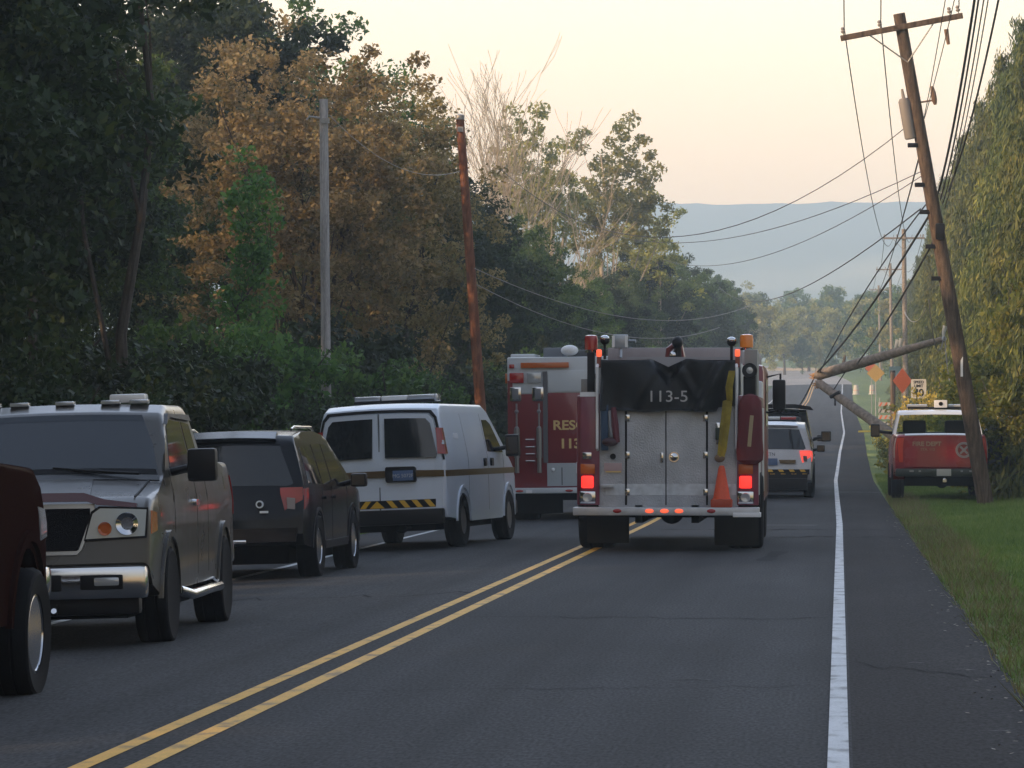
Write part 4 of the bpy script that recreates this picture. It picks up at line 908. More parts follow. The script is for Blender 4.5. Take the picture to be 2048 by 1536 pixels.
# ---- fire engine seen from behind
ew = mat('engine_red', (.17,.018,.032), .35, coat=.5, noise=.08, nscale=2)
ED = 54.0
root = thing('fire_engine', 'red fire engine seen from behind with black 113-5 tarp and lit red tail lamps', 'fire engine', (-2.33, ED, 0))
def ez(py): return (865-py)*ED/F+CAMZ
def ex(px): return (px-1680)*ED/F+2.33
bx('body', -1.22, 1.22, .04, 4.3, .62, 2.10, ew, root, .02)
bx('upper_body', -.95, .97, .06, 4.3, 2.101, 2.56, alu, root, .02)
bx('rear_panel', ex(1198), ex(1477), .0, .06, .56, 2.12, plate_alu, root, .004)
bx('panel_band', ex(1212), ex(1473), -.004, .0, ez(990), ez(968), mat('pale_plate', (.50,.53,.56), .5, .2, noise=.2, nscale=8), root)  # paler band across the rear panel
for px, w_ in ((1253,.028),(1333,.014),(1415,.028)): bx('panel_seam', ex(px)-w_/2, ex(px)+w_/2, -.007, -.003, .62, ez(822), blk, root)
bx('step', -1.25, 1.25, -.34, .04, ez(1030), ez(1014), alu, root, .012)
bx('lit_step_end', ex(1468), 1.27, -.36, -.02, ez(1033), ez(1024), wht_line, root, .006)  # white block colours in the brightly lit right end of the step
b = MB(); b.lathe([(.07,-.012),(.072,.0),(.04,-.02),(.0001,-.03)], 'Y', (ex(1349),0,ez(914)), 24); b.build('latch', chrome, root)
for x0, x1 in ((ex(1162),ex(1200)),(ex(1475),ex(1518))):
    bx('corner_panel', x0, x1, -.02, .04, .62, ez(787) if x0 < 0 else 2.05, mat('engine_corner', (.17,.035,.06), .4, coat=.4, noise=.08, nscale=3), root, .01)
bx('white_cap', ex(1161), ex(1194), -.024, .03, ez(793), ez(784), wht_line, root)
for sg, a in ((-1,1162),(1,1478)):
    lp = bx('amber_lamp', ex(a), ex(a+29), -.05, -.02, ez(948), ez(928), amber, root, .01)
    lp = bx('tail_lamp', ex(a+2), ex(a+26), -.055, -.02, ez(976), ez(952), lit_red, root, .02)
    b = MB(); b.box(((ex(a)+ex(a+28))/2,-.03,(ez(1006)+ez(984))/2), (.22,.03,.17), bev=.02); lo = b.build('reversing_lamp', chrome, root)
    b = MB(); b.lathe([(.065,-.05),(.06,-.056),(.0001,-.05)], 'Y', ((ex(a)+ex(a+28))/2,0,(ez(1006)+ez(984))/2), 20); b.build('lens', clear, lo)
bx('small_box', ex(1166), ex(1184), -.04, -.02, ez(918), ez(905), chrome, root, .004)
for px, m in ((1238,redlens),(1302,lit_red2),(1332,lit_red2),(1361,lit_red2),(1425,redlens)):
    b = MB(); b.sphere((ex(px),-.342,ez(1021)), .058, (1,.3,.5)); b.build('step_lamp', m, root)
for px in (1196, 1474):
    b = MB(); x = ex(px); b.tube([(x,.0,ez(900)),(x,-.08,ez(897)),(x,-.08,ez(734)),(x,.0,ez(730))], .021, 12); b.build('hand_rail', wht_line, root)
b = MB(); b.box((ex(1227),-.012,ez(934)), (.24,.02,.11), bev=.003); pl = b.build('sign_plate', mat('plate_red_white', (.42,.30,.30), .5), root)
bx('plate_edge', ex(1212), ex(1243), -.02, .0, ez(945), ez(941), gold, pl)
b = MB(); b.lathe([(.04,-.03),(.04,.0)], 'Y', (ex(1227),0,ez(913)), 14); b.build('hook', blackp, root)
# black tarp over the hose bed, sagging to a V at its top centre
bm = bmesh.new(); nx_, nz_ = 64, 18; rows = []; rg2 = random.Random(3)
x0_, x1_ = ex(1203), ex(1472)
for j in range(nz_+1):
    row = []
    for i in range(nx_+1):
        u = i/nx_; x = x0_+(x1_-x0_)*u; dv = abs(u-.50)/.20
        top = ez(719)-(.09*max(0, 1-dv*1.6) if dv < .62 else 0)-.02*math.sin(u*9)
        bot = ez(822)+.012*math.sin(u*14)+(.05 if u > .86 else 0)*1+(.30*(u < .13)*(1-u/.13)*0)
        v = j/nz_; z = top+(bot-top)*v
        fold = .028*math.sin(u*26+v*2.2+2*math.sin(u*5))*(.3+v)+.03*math.sin(u*11-v*4)+.07*max(0, 1-abs((u-.86)-(.10*(1-v)))/.05)*v*0
        diag = .09*math.exp(-((u-.93+.20*v)/.035)**2)-.05*math.exp(-((u-.86+.20*v)/.03)**2)+.05*math.exp(-((abs(u-.5)*2.4-.1-v*.55)/.08)**2)
        rec = .16*max(0, min(1, (1.0-abs(u-.5)/.17-v*2.1)*3)); row.append(bm.verts.new((x, -.12-fold-diag-.05*v*(1-v)+rec, z)))
    rows.append(row)
for a, b_ in zip(rows, rows[1:]):
    for k in range(nx_): bm.faces.new((a[k], a[k+1], b_[k+1], b_[k]))
bmesh.ops.solidify(bm, geom=bm.faces[:], thickness=.006); bmesh.ops.recalc_face_normals(bm, faces=bm.faces)
me = bpy.data.meshes.new('tarp'); bm.to_mesh(me); bm.free(); me.shade_smooth()
tp = link('hose_bed_tarp', me, root, mat('black_vinyl', (.020,.023,.028), .42, noise=.2, nscale=5, bump=.3, bscale=14))
text('lettering', '113-5', .215, (ex(1338),-.225,ez(794)), mat('tarp_lettering', (.42,.42,.42), .6), tp, ext=.003, sx=1.12)
# end of the tarp drooping into the bed, light grey liner below the V
bx('hose_bed', -.9, .93, .12, 3.6, 2.2, 2.58, dark, root)
b = MB(); b.prism([(ex(1255),ez(718)),(ex(1305),ez(718)),(ex(1338),ez(734)),(ex(1372),ez(718)),(ex(1460),ez(718)),(ex(1460),ez(714)),(ex(1255),ez(714))], -.04, .0, 'Y'); b.build('bed_liner', mat('liner', (.3,.3,.33), .6), root)
for px in (1256, 1412):
    for z in (.75, 1.25, 1.75): bx('hinge', ex(px)-.03, ex(px)+.03, -.02, .0, z, z+.09, chrome, root, .004)
bx('door_handle', ex(1322), ex(1328), -.035, .0, ez(925), ez(905), chrome, root, .006)
for px in (1216, 1448): bx('grab_step', ex(px)-.09, ex(px)+.09, -.12, .0, ez(975), ez(969), alu, root, .006)
# straps, hose end and bag-side clutter at the left
b = MB(); b.box((ex(1211),-.08,ez(855)), (.10,.06,.62), bev=.015); b.build('blue_strap', mat('blue_cloth', (.03,.06,.11), .8), root)
b = MB(); b.tube([(ex(1221),-.1,ez(822)),(ex(1223),-.1,ez(850)),(ex(1226),-.1,ez(872))], .022, 8); b.build('grey_strap', mat('grey_cloth', (.3,.32,.34), .8), root)
b = MB(); b.tube([(ex(1229),-.11,ez(815)),(ex(1232),-.12,ez(850)),(ex(1236),-.12,ez(885))], [.035,.05,.04], 10); b.build('maroon_hose', mat('maroon_cloth', (.12,.03,.04), .8), root)
b = MB(); b.sphere((ex(1222),-.12,ez(884)), .085, (1.3,.8,.7)); b.build('hose_nozzle', mat('dk_maroon', (.05,.02,.025), .6), root)
# yellow webbing at the right
ys_ = mat('yellow_webbing', (.36,.28,.035), .8, noise=.2, nscale=12, bump=.4)
bm = bmesh.new(); pts = [(1466,742,.045),(1460,775,.05),(1461,800,.04),(1457,802,.065),(1452,850,.065),(1446,900,.06),(1443,915,.05)]
L = []
for i, (px, py, hw) in enumerate(pts):
    x, z = ex(px), ez(py); yy = -.20-.015*math.sin(i*1.7); L.append([bm.verts.new((x-hw, yy, z)), bm.verts.new((x-hw*.2, yy-.03, z)), bm.verts.new((x+hw, yy, z))])
for a, b_ in zip(L, L[1:]):
    for k in range(2): bm.faces.new((a[k], a[k+1], b_[k+1], b_[k]))
bmesh.ops.solidify(bm, geom=bm.faces[:], thickness=.02); me = bpy.data.meshes.new('webbing'); bm.to_mesh(me); bm.free(); me.shade_smooth(); link('webbing', me, root, ys_)
b = MB(); b.sphere((ex(1441),-.17,ez(916)), .065, (1.1,.8,.9)); b.build('webbing_end', mat('tan_cloth', (.16,.11,.07), .9), root)
bx('tool_bracket', ex(1433), ex(1444), -.08, .0, ez(888), ez(845), chrome, root, .01)
bx('tool_body', ex(1432), ex(1445), -.1, -.02, ez(880), ez(855), mat('dk_green', (.03,.05,.04), .5), root, .015)
# crown of the body: cab roof far ahead, deck and gun
bx('pump_panel', -1.2, 1.2, 4.35, 5.3, .55, 2.35, alu, root, .03)
bx('cab', -1.22, 1.22, 5.35, 8.3, .55, 2.62, ew, root, .12); bx('cab_roof', -1.12, 1.12, 5.5, 8.1, 2.60, 2.82, mat('cab_white', (.36,.33,.34), .4), root, .06)
bx('cab_rear_window', -.8, .8, 5.33, 5.352, 1.7, 2.4, glass, root)
bx('deck_wall', -.95, .96, 2.6, 2.7, 2.5, 2.80, mat('deck_metal', (.33,.30,.32), .45, .3, noise=.1, nscale=4), root, .01)
for sg in (-1,1):
    bx('cab_side_window', sg*1.225, sg*1.232, 5.8, 6.9, 1.7, 2.4, glass, root); bx('cab_door_seam', sg*1.225, sg*1.23, 6.95, 6.97, .7, 2.5, blk, root)
    b = MB(); b.tube([(sg*1.2,7.6,2.45),(sg*1.42,7.5,2.5),(sg*1.42,7.5,1.95),(sg*1.2,7.6,1.9)], .018); b.box((sg*1.40,7.45,2.18), (.20,.10,.46), bev=.03); b.build('mirror', blackp, root)
    bx('side_compartment', sg*1.222, sg*1.232, .3, 1.6, .75, 1.95, alu, root); bx('side_compartment', sg*1.222, sg*1.232, 2.9, 4.2, .75, 1.95, alu, root)
    bx('white_stripe', sg*1.222, sg*1.228, .05, .28, 1.05, 1.2, wht_line, root)
    wheel(root, sg*1.02, 1.55, .52, .50, .28, sg, alu, spokes=8); wheel(root, sg*1.06, 6.9, .52, .30, .28, sg, alu, spokes=8)
    bx('wheel_arch', sg*1.223, sg*1.24, .95, 2.15, .5, 1.05, blk, root, .005)
mud = mat('mud_flap', (.026,.024,.019), .9, spec=.1, noise=.2, nscale=4)
bx('mud_flap', ex(1170), ex(1255), .55, .57, .09, .60, mud, root, .003); bx('mud_flap', ex(1427), ex(1516), .55, .57, .06, .60, mud, root, .003)
b = MB(); b.box((0,4.1,.58),(1.9,7.8,.14)); b.box((-.38,3.5,.50),(.10,7,.24)); b.box((.38,3.5,.50),(.10,7,.24)); b.tube([(-.9,1.55,.52),(.9,1.55,.52)], .10); b.sphere((0,1.55,.5), .17); b.tube([(-.9,6.9,.45),(.9,6.9,.45)], .07)
b.box((0,.4,.55),(1.1,.3,.16)); b.build('chassis', dark, root)
# lamps on top
def beacon(root, x, y, z, r, h, m, base=chrome):
    b = MB(); b.lathe([(r*.9,z),(r*.95,z+.03),(r*.5,z+.04)], c=(x,y,0), seg=20); o = b.build('beacon', base, root)
    b = MB(); b.lathe([(r,z+.04),(r*1.02,z+h*.75),(r*.9,z+h*.95),(r*.5,z+h)], c=(x,y,0), seg=24, fn=lambda j,k,q: q*(1-.03*(k%3==0))); b.build('lens', m, o); return o
beacon(root, ex(1180)-.0, .35, ez(704), .092, .24, redlens); beacon(root, ex(1493), .35, ez(700), .092, .22, mat('amber_bright', (.75,.22,.02), .2, coat=.5))
bx('lamp_post', ex(1180)-.05, ex(1180)+.05, .28, .42, 2.10, ez(704), blackp, root)
for px, py in ((1208,679),(1463,683)):
    b = MB(); b.sphere((ex(px),.3,ez(py)), .066, (1,1,.95)); b.tube([(ex(px),.3,ez(py)-.06),(ex(px),.3,ez(py)-.26)], .02); o = b.build('spot_lamp', blackp, root)
    b = MB(); b.sphere((ex(px),.29,ez(py)+.025), .064, (1,1,.7)); b.build('lamp_cover', chrome, o)
for px in (1199, 1476):
    b = MB(); b.box((ex(px),.0,ez(706)), (.07,.07,.10), bev=.02); b.build('marker_lamp', lit_red2, root); bx('marker_post', ex(px)-.03, ex(px)+.03, .0, .06, ez(735), ez(712), firered, root)
b = MB(); b.box((ex(1241),.15,ez(682)), (.20,.12,.185), bev=.01); b.tube([(ex(1241),.15,ez(696)),(ex(1241),.12,ez(715))], .025); b.tube([(ex(1257),.15,ez(680)),(ex(1271),.15,ez(680)),(ex(1271),.15,ez(684))], .012); o = b.build('floodlight', mat('flood_metal', (.35,.39,.45), .3, .5), root)
for px in (1227,1253): bx('flood_rim', ex(px)-.018, ex(px)+.018, .08, .10, ez(694), ez(671), wht_line, o)
b = MB(); b.tube([(ex(1332),.9,ez(715)),(ex(1334),.9,ez(695)),(ex(1342),.9,ez(688)),(ex(1356),.9,ez(690)),(ex(1360),.9,ez(712))], .045, 10); o = b.build('deck_gun', firered, root)
b = MB(); b.sphere((ex(1351),.85,ez(682)), .085, (.9,1.2,1)); b.tube([(ex(1351),.85,ez(690)),(ex(1352),.85,ez(712))], .05, 10); b.build('gun_nozzle', blackp, o)
b = MB(); b.sphere((ex(1342),.82,ez(708)), .05, (1,.6,1.2)); b.build('gun_valve', chrome, o)
bx('corner_box', ex(1489), ex(1515), .2, 1.2, 2.05, ez(699), mat('grey_box', (.24,.24,.23), .5), root, .01)
b = MB(); b.lathe([(.10,.06),(.105,.12),(.07,.2),(.0001,.21)], 'Y', (ex(1500),0,ez(741)), 26); o = b.build('work_lamp', blackp, root)
b = MB(); b.lathe([(.045,.055),(.0001,.05)], 'Y', (ex(1500),0,ez(741)), 20); b.build('lens', clear, o)
bx('lamp_bracket', ex(1487), ex(1512), .13, .2, 2.04, ez(752), blackp, root, .01)
bx('left_corner_box', ex(1160), ex(1193), .3, 1.3, 2.12, ez(757), mat('grey_box', (.24,.24,.23), .5), root, .01)

# red bag hanging at the right corner of the engine; cone standing on its step
b = MB(); n_ = 14; rings = []
def bag(b):
    pr = [(.02,ez(788)),(.10,ez(792)),(.15,ez(803)),(.165,ez(830)),(.175,ez(880)),(.185,ez(905)),(.17,ez(920)),(.10,ez(928)),(.02,ez(929))]
    b.lathe(pr, c=(0,0,0), seg=24, fn=lambda j,k,q: q*(1+.04*math.sin(k*1.7+j)))
bag(b); bg = b.build('equipment_bag', mat('maroon_canvas', (.11,.010,.016), .7, noise=.15, nscale=6, bump=.4, bscale=10), None)
bg.scale = (1,.55,1); bg.location = (-2.33+ex(1500)+.01, ED-.13, 0); tag(bg, 'dark red equipment bag hanging on the right rear corner of the fire engine', 'bag')
b = MB(); b.box((.01,-.345,(ez(862))), (.05,.012,.42), Matrix.Rotation(R(5),3,'Y')); tx = b.build('bag_strip', mat('tan_strip', (.34,.27,.15), .6), bg)
cone = thing('traffic_cone', 'orange traffic cone standing on the rear step of the fire engine', 'traffic cone', (-2.33+ex(1445), ED-.18, ez(1014)))
orange = mat('cone_orange', (.62,.07,.015), .5, noise=.06)
b = MB(); b.lathe([(.125,.11),(.115,.13),(.045,.52),(.03,.56),(.0001,.562)], seg=28); b.build('cone_body', orange, cone)
b = MB(); b.box((0,0,.055), (.29,.26,.11), bev=.02); b.build('cone_base', mat('cone_base_orange', (.38,.05,.015), .6), cone)

# ---- rescue truck left of the engine
RD = 76.0
root = thing('rescue_truck', 'red and white rescue truck with gold RESCUE 113 lettering, left of the fire engine', 'fire truck', (-5.045, RD, -.11), (0, R(-.6), 0))
def rz_(py): return (865-py)*RD/F+CAMZ+.11
def rx(px): return (px-1680)*RD/F+5.045
rred = mat('rescue_red', (.17,.010,.014), .3, coat=.6, noise=.06, nscale=3); rw = mat('rescue_white', (.50,.54,.58), .35, coat=.3)
bx('body', -1.25, 1.25, .0, 5.2, .66, rz_(787), rred, root, .02); bx('upper_body', -1.25, 1.25, .0, 5.2, rz_(787)+.002, rz_(713), rw, root, .03)
bx('left_column', rx(1018), rx(1028), -.01, .0, .7, rz_(760), rred, root)
bx('warning_bar', rx(1045), rx(1142), -.06, .0, rz_(735), rz_(724), amber, root, .01)
for x0, x1, m, nm in ((1022,1051,redlens,'red_lamp'),(1057,1086,clear,'white_lamp')): bx(nm, rx(x0), rx(x1), -.05, 0, rz_(765), rz_(744), m, root, .02)
bx('small_lamp', rx(1022), rx(1032), -.04, 0, rz_(735), rz_(727), redlens, root, .005)
for px in (1034, 1079):
    b = MB(); b.box((rx(px),-.03,rz_(787)), (.22,.05,.27), bev=.02); o = b.build('chrome_panel', chrome, root); bx('recess', rx(px)-.06, rx(px)+.06, -.06, -.05, rz_(797), rz_(776), mat('recess', (.14,.15,.17), .3), o, .005)
    b = MB(); x = rx(px+2); b.tube([(x,-.07,rz_(806)),(x,-.07,rz_(860))], .018); b.tube([(x,-.07,rz_(856)),(x,-.07,rz_(915))], .055, 12); b.tube([(x,-.07,rz_(915)),(x,-.07,rz_(945))], .042, 12); b.sphere((x,-.07,rz_(822)), .04); b.sphere((x,-.07,rz_(856)), .045)
    b.build('lift_strut', mat('strut_metal', (.22,.23,.25), .3, .7), root)
for py in (878, 893, 907, 921):
    b = MB(); b.tube([(rx(1054),-.0,rz_(py)),(rx(1054),-.05,rz_(py)),(rx(1071),-.05,rz_(py)),(rx(1071),0,rz_(py))], .014); b.build('rung', chrome, root)
bx('grey_column', rx(1089), rx(1098), -.03, 0, rz_(925), rz_(742), mat('column_grey', (.09,.09,.10), .5), root)
dr = bx('rear_door', rx(1099), rx(1200), -.02, 0, rz_(922), rz_(785), rred, root, .005); bx('door_upper', rx(1099), rx(1200), -.02, 0, rz_(783), rz_(740), rw, root, .005)
bx('lower_panel', rx(1096), rx(1200), -.02, 0, rz_(972), rz_(926), mat('lower_white', (.34,.37,.39), .4), root, .005)
bx('lower_seam', rx(1125), rx(1126.5), -.024, -.02, rz_(970), rz_(935), blk, root)
b = MB(); b.sphere((rx(1108),-.03,rz_(939)), .035); b.build('round_lamp', wht_line, root)
text('lettering', 'RESCUE', .25, (rx(1108),-.026,rz_(851)), gold, root, ext=.004, bold=.006, sx=1.12, align='LEFT'); text('lettering', '113', .25, (rx(1121),-.026,rz_(888)), gold, root, ext=.004, bold=.008, sx=1.1, align='LEFT')
bx('rear_step', -1.22, 1.22, -.35, .0, .56, rz_(975), rw, root, .02)
for px in (1043, 1142): b = MB(); b.sphere((rx(px),-.35,rz_(981)), .05, (1.5,.3,.5)); b.build('step_lamp', redlens, root)
bx('step_reflector', rx(1056), rx(1068), -.36, -.34, rz_(985), rz_(979), wht_line, root)
for x0, x1, z1, m in ((1022,1072,706,rw),(1088,1128,694,mat('roof_box_grey', (.15,.17,.2), .5)),(1140,1190,699,mat('roof_box_dark', (.06,.07,.08), .5))): bx('roof_box', rx(x0), rx(x1), .3, 1.6, rz_(714), rz_(z1), m, root, .02)
b = MB(); b.sphere((rx(1142),.2,rz_(700)), .14, (1.2,1,.75)); b.build('roof_dome', wht_line, root)
bx('left_side_lamp', -1.30, -1.25, .1, .3, rz_(765), rz_(745), amber, root, .01)
bx('cab', -1.2, 1.2, 5.3, 7.6, .6, 2.65, rred, root, .12)
for sg in (-1,1):
    b = MB(); b.tube([(sg*1.2,6.9,2.55),(sg*1.45,6.8,2.62),(sg*1.50,6.8,2.5),(sg*1.50,6.8,1.9),(sg*1.2,6.9,1.8)], .02); b.build('mirror_arm', chrome, root); box('mirror', (sg*1.48,6.75,2.25), (.2,.1,.5), blackp, root, .03)
    wheel(root, sg*1.0, 1.5, .5, .48, .27, sg, alu, spokes=8); wheel(root, sg*1.03, 6.4, .5, .3, .27, sg, alu, spokes=8)
b = MB(); b.box((0,3.6,.55),(1.9,7.4,.2)); b.box((-.7,.6,.42),(.9,.1,.5)); b.box((.7,.6,.42),(.9,.1,.5)); b.tube([(-.9,1.5,.5),(.9,1.5,.5)], .1); b.build('chassis', dark, root)
# ------------------------------------------------------------------ poles, wires, signs
wood = ramp_mat('creosote_wood', [(.3,(.06,.042,.032)),(.55,(.13,.09,.065)),(.8,(.22,.16,.12))], scale=2.5, rough=.85, fine=.35, fscale=30, stretch=(7,7,.35), bump=.8)
wood_g = ramp_mat('grey_weathered_wood', [(.3,(.24,.23,.23)),(.6,(.44,.42,.42)),(.85,(.58,.56,.55))], scale=2.5, rough=.85, fine=.35, fscale=30, stretch=(7,7,.35), bump=.8)
wood_p = ramp_mat('broken_pole_wood', [(.3,(.17,.14,.115)),(.6,(.30,.25,.21)),(.85,(.42,.36,.30))], scale=2.5, rough=.85, fine=.3, fscale=30, stretch=(3,3,3), bump=.6)
splint = mat('splintered_wood', (.45,.26,.12), .9, noise=.3, nscale=15)
porc = mat('insulator', (.35,.30,.27), .3, coat=.5); wire_m = mat('wire', (.04,.038,.04), .6); wire_l = mat('aluminium_wire', (.24,.22,.21), .5, .3); galv = mat('galvanised_steel', (.34,.33,.32), .45, .5, noise=.1)
def pole(name, label, base, top, r0, r1, m, cat='utility pole', grp=None, arm=None, seg=16):
    base, top = Vector(base), Vector(top); root = thing(name, label, cat, base, group=grp); d = top-base
    MB().tube([d*(-.03)]+[d*t for t in (0,.25,.5,.75,1)], [r0]+[r0+(r1-r0)*t for t in (0,.25,.5,.75,1)], seg).build('pole_shaft', m, root)
    if arm:
        L, off, th = arm; ax = Vector((math.cos(th), .0, math.sin(th))); c = d*(1-off/d.length)+Vector((0,-.13,0))
        rot = Matrix.Rotation(-th, 3, 'Y'); a = box('crossarm', c, (L,.10,.115), m, root, .006, rot)
        b = MB()
        for s in (-1,1): b.tube([c+ax*s*L*.26-Vector((0,.0,.05)), d*(1-(off+.75)/d.length)+Vector((0,-.12,0))], .016, 6)
        b.build('brace', galv, root)
        for t in (-.47,-.17,.40,.47)[:4]:
            b = MB(); p = c+ax*L*t; up = Vector((-math.sin(th),0,math.cos(th))); b.tube([p, p+up*.12], .012, 6); b.tube([p+up*.10,p+up*.14,p+up*.16,p+up*.2,p+up*.23], [.035,.055,.03,.045,.02], 10); b.build('insulator', porc, root)
        root['_c'] = 0; del root['_c']
    return root, base, d
# the big leaning pole on the right verge
th = math.atan2(43, 237)
B_, T_ = P(1969,1006,86), P(1798,30,84.5); B_.z = gz(B_.x, 86)-.02
rp_, pb, pd = pole('utility_pole', 'tall leaning utility pole with transformer, its top lit orange, in front of the red pickup', B_, T_, .175, .125, wood, arm=(2.6,.30,th))
Tn = T_-B_
def on(t, dx=0, dy=0): return Tn*t+Vector((dx, dy, 0))
dn = Tn.normalized()
b = MB(); a0 = on(.79,-.02,-.34); b.tube([a0-dn*.45, a0-dn*.43, a0+dn*.36, a0+dn*.42], [.10,.125,.125,.09], 20); tr_ = b.build('transformer', mat('transformer_grey', (.24,.21,.19), .6), rp_); tr_.location = (-.20,.30,0)
b = MB(); b.tube([Vector(a0)+dn*.42, Vector(a0)+dn*.62], [.04,.025], 8); q_ = b.build('bushing', porc, tr_)
b = MB(); q = on(.835,.42,-.05); b.tube([q-dn*.2, q-dn*.1, q+dn*.05, q+dn*.2], [.03,.06,.06,.03], 10); b.tube([on(.82), q-dn*.1], .02); b.build('cutout_switch', mat('brown_porcelain', (.20,.12,.08), .3), rp_)
b = MB(); b.tube([on(.965,.92,-.1)+Vector((0,0,.02)), on(.965,.97,-.1)+Vector((0,0,-.30))], [.05,.035], 8); b.build('hanging_fuse', mat('brown_porcelain', (.2,.12,.08), .3), rp_)
for t in (.735,.655,.60,.53,.465): b = MB(); b.box(on(t,-.20,-.05), (.22,.12,.09), bev=.01); b.build('wire_bracket', blackp, rp_)
b = MB(); b.box(on(.285,0,-.17), (.05,.02,.42)); b.build('reflector_strip', wht_line, rp_)
b = MB(); b.box(on(.56,.05,-.15),(.20,.12,.34), bev=.03); b.build('splice_box', blackp, rp_)
ARM = []
c0 = T_-dn*.30
for t in (-.47,-.17,.40,.47): ARM.append(c0+Vector((math.cos(th),0,math.sin(th)))*2.6*t+Vector((0,-.13,.2)))
# poles beyond
def gpole(px, ytop, d, label, armw, r=.14):
    t = P(px, ytop, d); bse = P(px+4, 865, d); bse.z = gz(bse.x-roadx(d), d)-.05; return t, pole('utility_pole', label, bse, t, r, r*.75, wood_p, grp='utility poles receding along the right verge', arm=(armw,.55,0))
PB, _ = gpole(1807,460,242,'distant upright utility pole with crossarm, nearest behind the leaning one',2.5,.17)
PC, _ = gpole(1780,528,355,'distant dark utility pole with crossarm, second behind the leaning one',2.5,.16)
PD, _ = gpole(1757,572,512,'distant utility pole with crossarm, third behind the leaning one',2.5,.17)
PE, _ = gpole(1762,600,600,'faint thin utility pole at the far end of the right row',2.2,.14)
# left poles
g_t = P(643,193,78); g_b = P(651,760,78); g_b.z = gz(-10.4,78)-.1
gp, _, gd = pole('utility_pole', 'grey weathered pole without crossarm rising from the shrubs on the left', g_b, g_t, .105, .085, wood_g)
b = MB(); q = gd*.955; b.tube([q, q+Vector((-.28,-.05,.04)), q+Vector((-.34,-.05,-.03))], .02); b.box(q+Vector((.04,-.1,-.05)), (.16,.06,.10)); b.build('wire_bracket', galv, gp)
l_t = P(919,232,97); l_b = P(975,860,99); l_b.z = gz(-8.9,99)-.1
lp_, _, ld = pole('utility_pole', 'leaning brown pole lit orange on its left side, behind the rescue truck', l_b, l_t, .145, .10, ramp_mat('orange_sunlit_wood', [(.3,(.14,.05,.025)),(.6,(.30,.12,.06)),(.85,(.42,.19,.10))], scale=2.5, rough=.8, fine=.3, fscale=30, stretch=(7,7,.35), bump=.8))  # orange sunlight is put into the wood colour, all round the shaft
b = MB(); b.lathe([(.11,-.05),(.11,.06),(.02,.09)], c=tuple(ld)); b.box(ld*.97+Vector((0,-.12,0)), (.14,.08,.12)); b.build('pole_cap', galv, lp_)
# the broken pole
n_p = P(1632,752,128); up_ = P(1888,678,124); lo_ = P(1796,868,124.5)
bp = thing('broken_pole', 'upper piece of the snapped utility pole sticking out over the road with insulators', 'utility pole', n_p)
d1 = up_-n_p
b = MB(); b.tube([d1*t for t in (0,.02,.35,.62,.80,.98,1)], [.08,.17,.165,.145,.115,.09,.05], 14); b.build('pole_shaft', wood_p, bp)
b = MB(); b.tube([d1*.86, d1*1.0], [.10,.07], 10); b.build('bare_tip', mat('pale_metal', (.45,.50,.50), .4, .3), bp)
b = MB()
for a in range(9): b.tube([Vector((.02,-.03+.04*math.cos(a),.07*math.sin(a*2.1))), Vector((-.10-.06*(a%3), -.05*math.cos(a*1.3), .10*math.sin(a*1.7)-.04))], [.05,.008], 5)
b.build('splinter', splint, bp)
for t, nm in ((.22,'pin'),(.63,'insulator'),(.66,'insulator'),(.99,'insulator')):
    b = MB(); q = d1*t+Vector((0,0,.18)); b.tube([d1*t, q, q+Vector((.06,0,.22))], [.03,.05,.08] if nm != 'pin' else [.05,.05,.03], 8); b.build(nm, wood_p if nm == 'pin' else mat('white_insulator', (.7,.68,.62), .3), bp)
bl = thing('broken_pole', 'lower piece of the snapped utility pole slanting down behind the red pickup cab', 'utility pole', n_p+Vector((.05,-.25,-.2)))
d2 = lo_-n_p; b = MB(); b.tube([d2*t for t in (0,.03,.3,.62,1,1.35)], [.08,.14,.145,.16,.175,.18], 14); b.build('pole_shaft', wood_p, bl)
b = MB()
for a in range(8): b.tube([d2*.03, Vector((-.08*(a%3),.06*math.cos(a*2),.05-.09*(a%4)))], [.07,.01], 5)
b.build('splinter', splint, bl)
b = MB(); b.tube([d2*.20+Vector((-.1,-.2,-.12)), d2*.24+Vector((.1,-.2,.12))], .06, 8); b.tube([d2*.22+Vector((0,-.2,-.1)), d2*.22+Vector((0,-.2,-.35))], .03, 6); b.build('clamp', blackp, bl)
# wires
def wire(label, a, b_, sag, r=.014, m=wire_m, n=24, grp='overhead wires'):
    a, b_ = Vector(a), Vector(b_); pts = [a.lerp(b_, i/n)-a-Vector((0,0,sag*4*(i/n)*(1-i/n))) for i in range(n+1)]
    o = MB().tube(pts, r*.85, 6).build('wire', m, None); o.location = a; return tag(o, label, 'wire', grp)
near = 30.0
wire('wire dropping to the far left insulator of the leaning pole crossarm from above', P(1686,-330,60), ARM[0], .15)
wire('wire dropping to the second insulator of the leaning pole crossarm from above', P(1764,-330,60), ARM[1], .15)
wire('wire rising from the right end of the leaning pole crossarm', P(1912,-300,60), ARM[3], .1)
for i, (px0, px1, y1) in enumerate(((1900,1845,250),(1922,1848,240))): wire('one of two thin wires crossing the sky just right of the leaning pole', P(px0,-60,70), P(px1,y1,86), .1, .010)
wire('wire from the left insulator of the leaning pole down to the next pole crossarm', ARM[0], PB+Vector((-.6,-.1,-.35)), 2.2, .016)
wire('wire from the second insulator of the leaning pole down to the next pole', ARM[1], PB+Vector((.5,-.1,-.35)), 2.0, .016)
wire('wire crossing down leftwards from the leaning pole bracket to the distant poles', P(1842,300,86), P(1741,590,512), 1.5, .022)
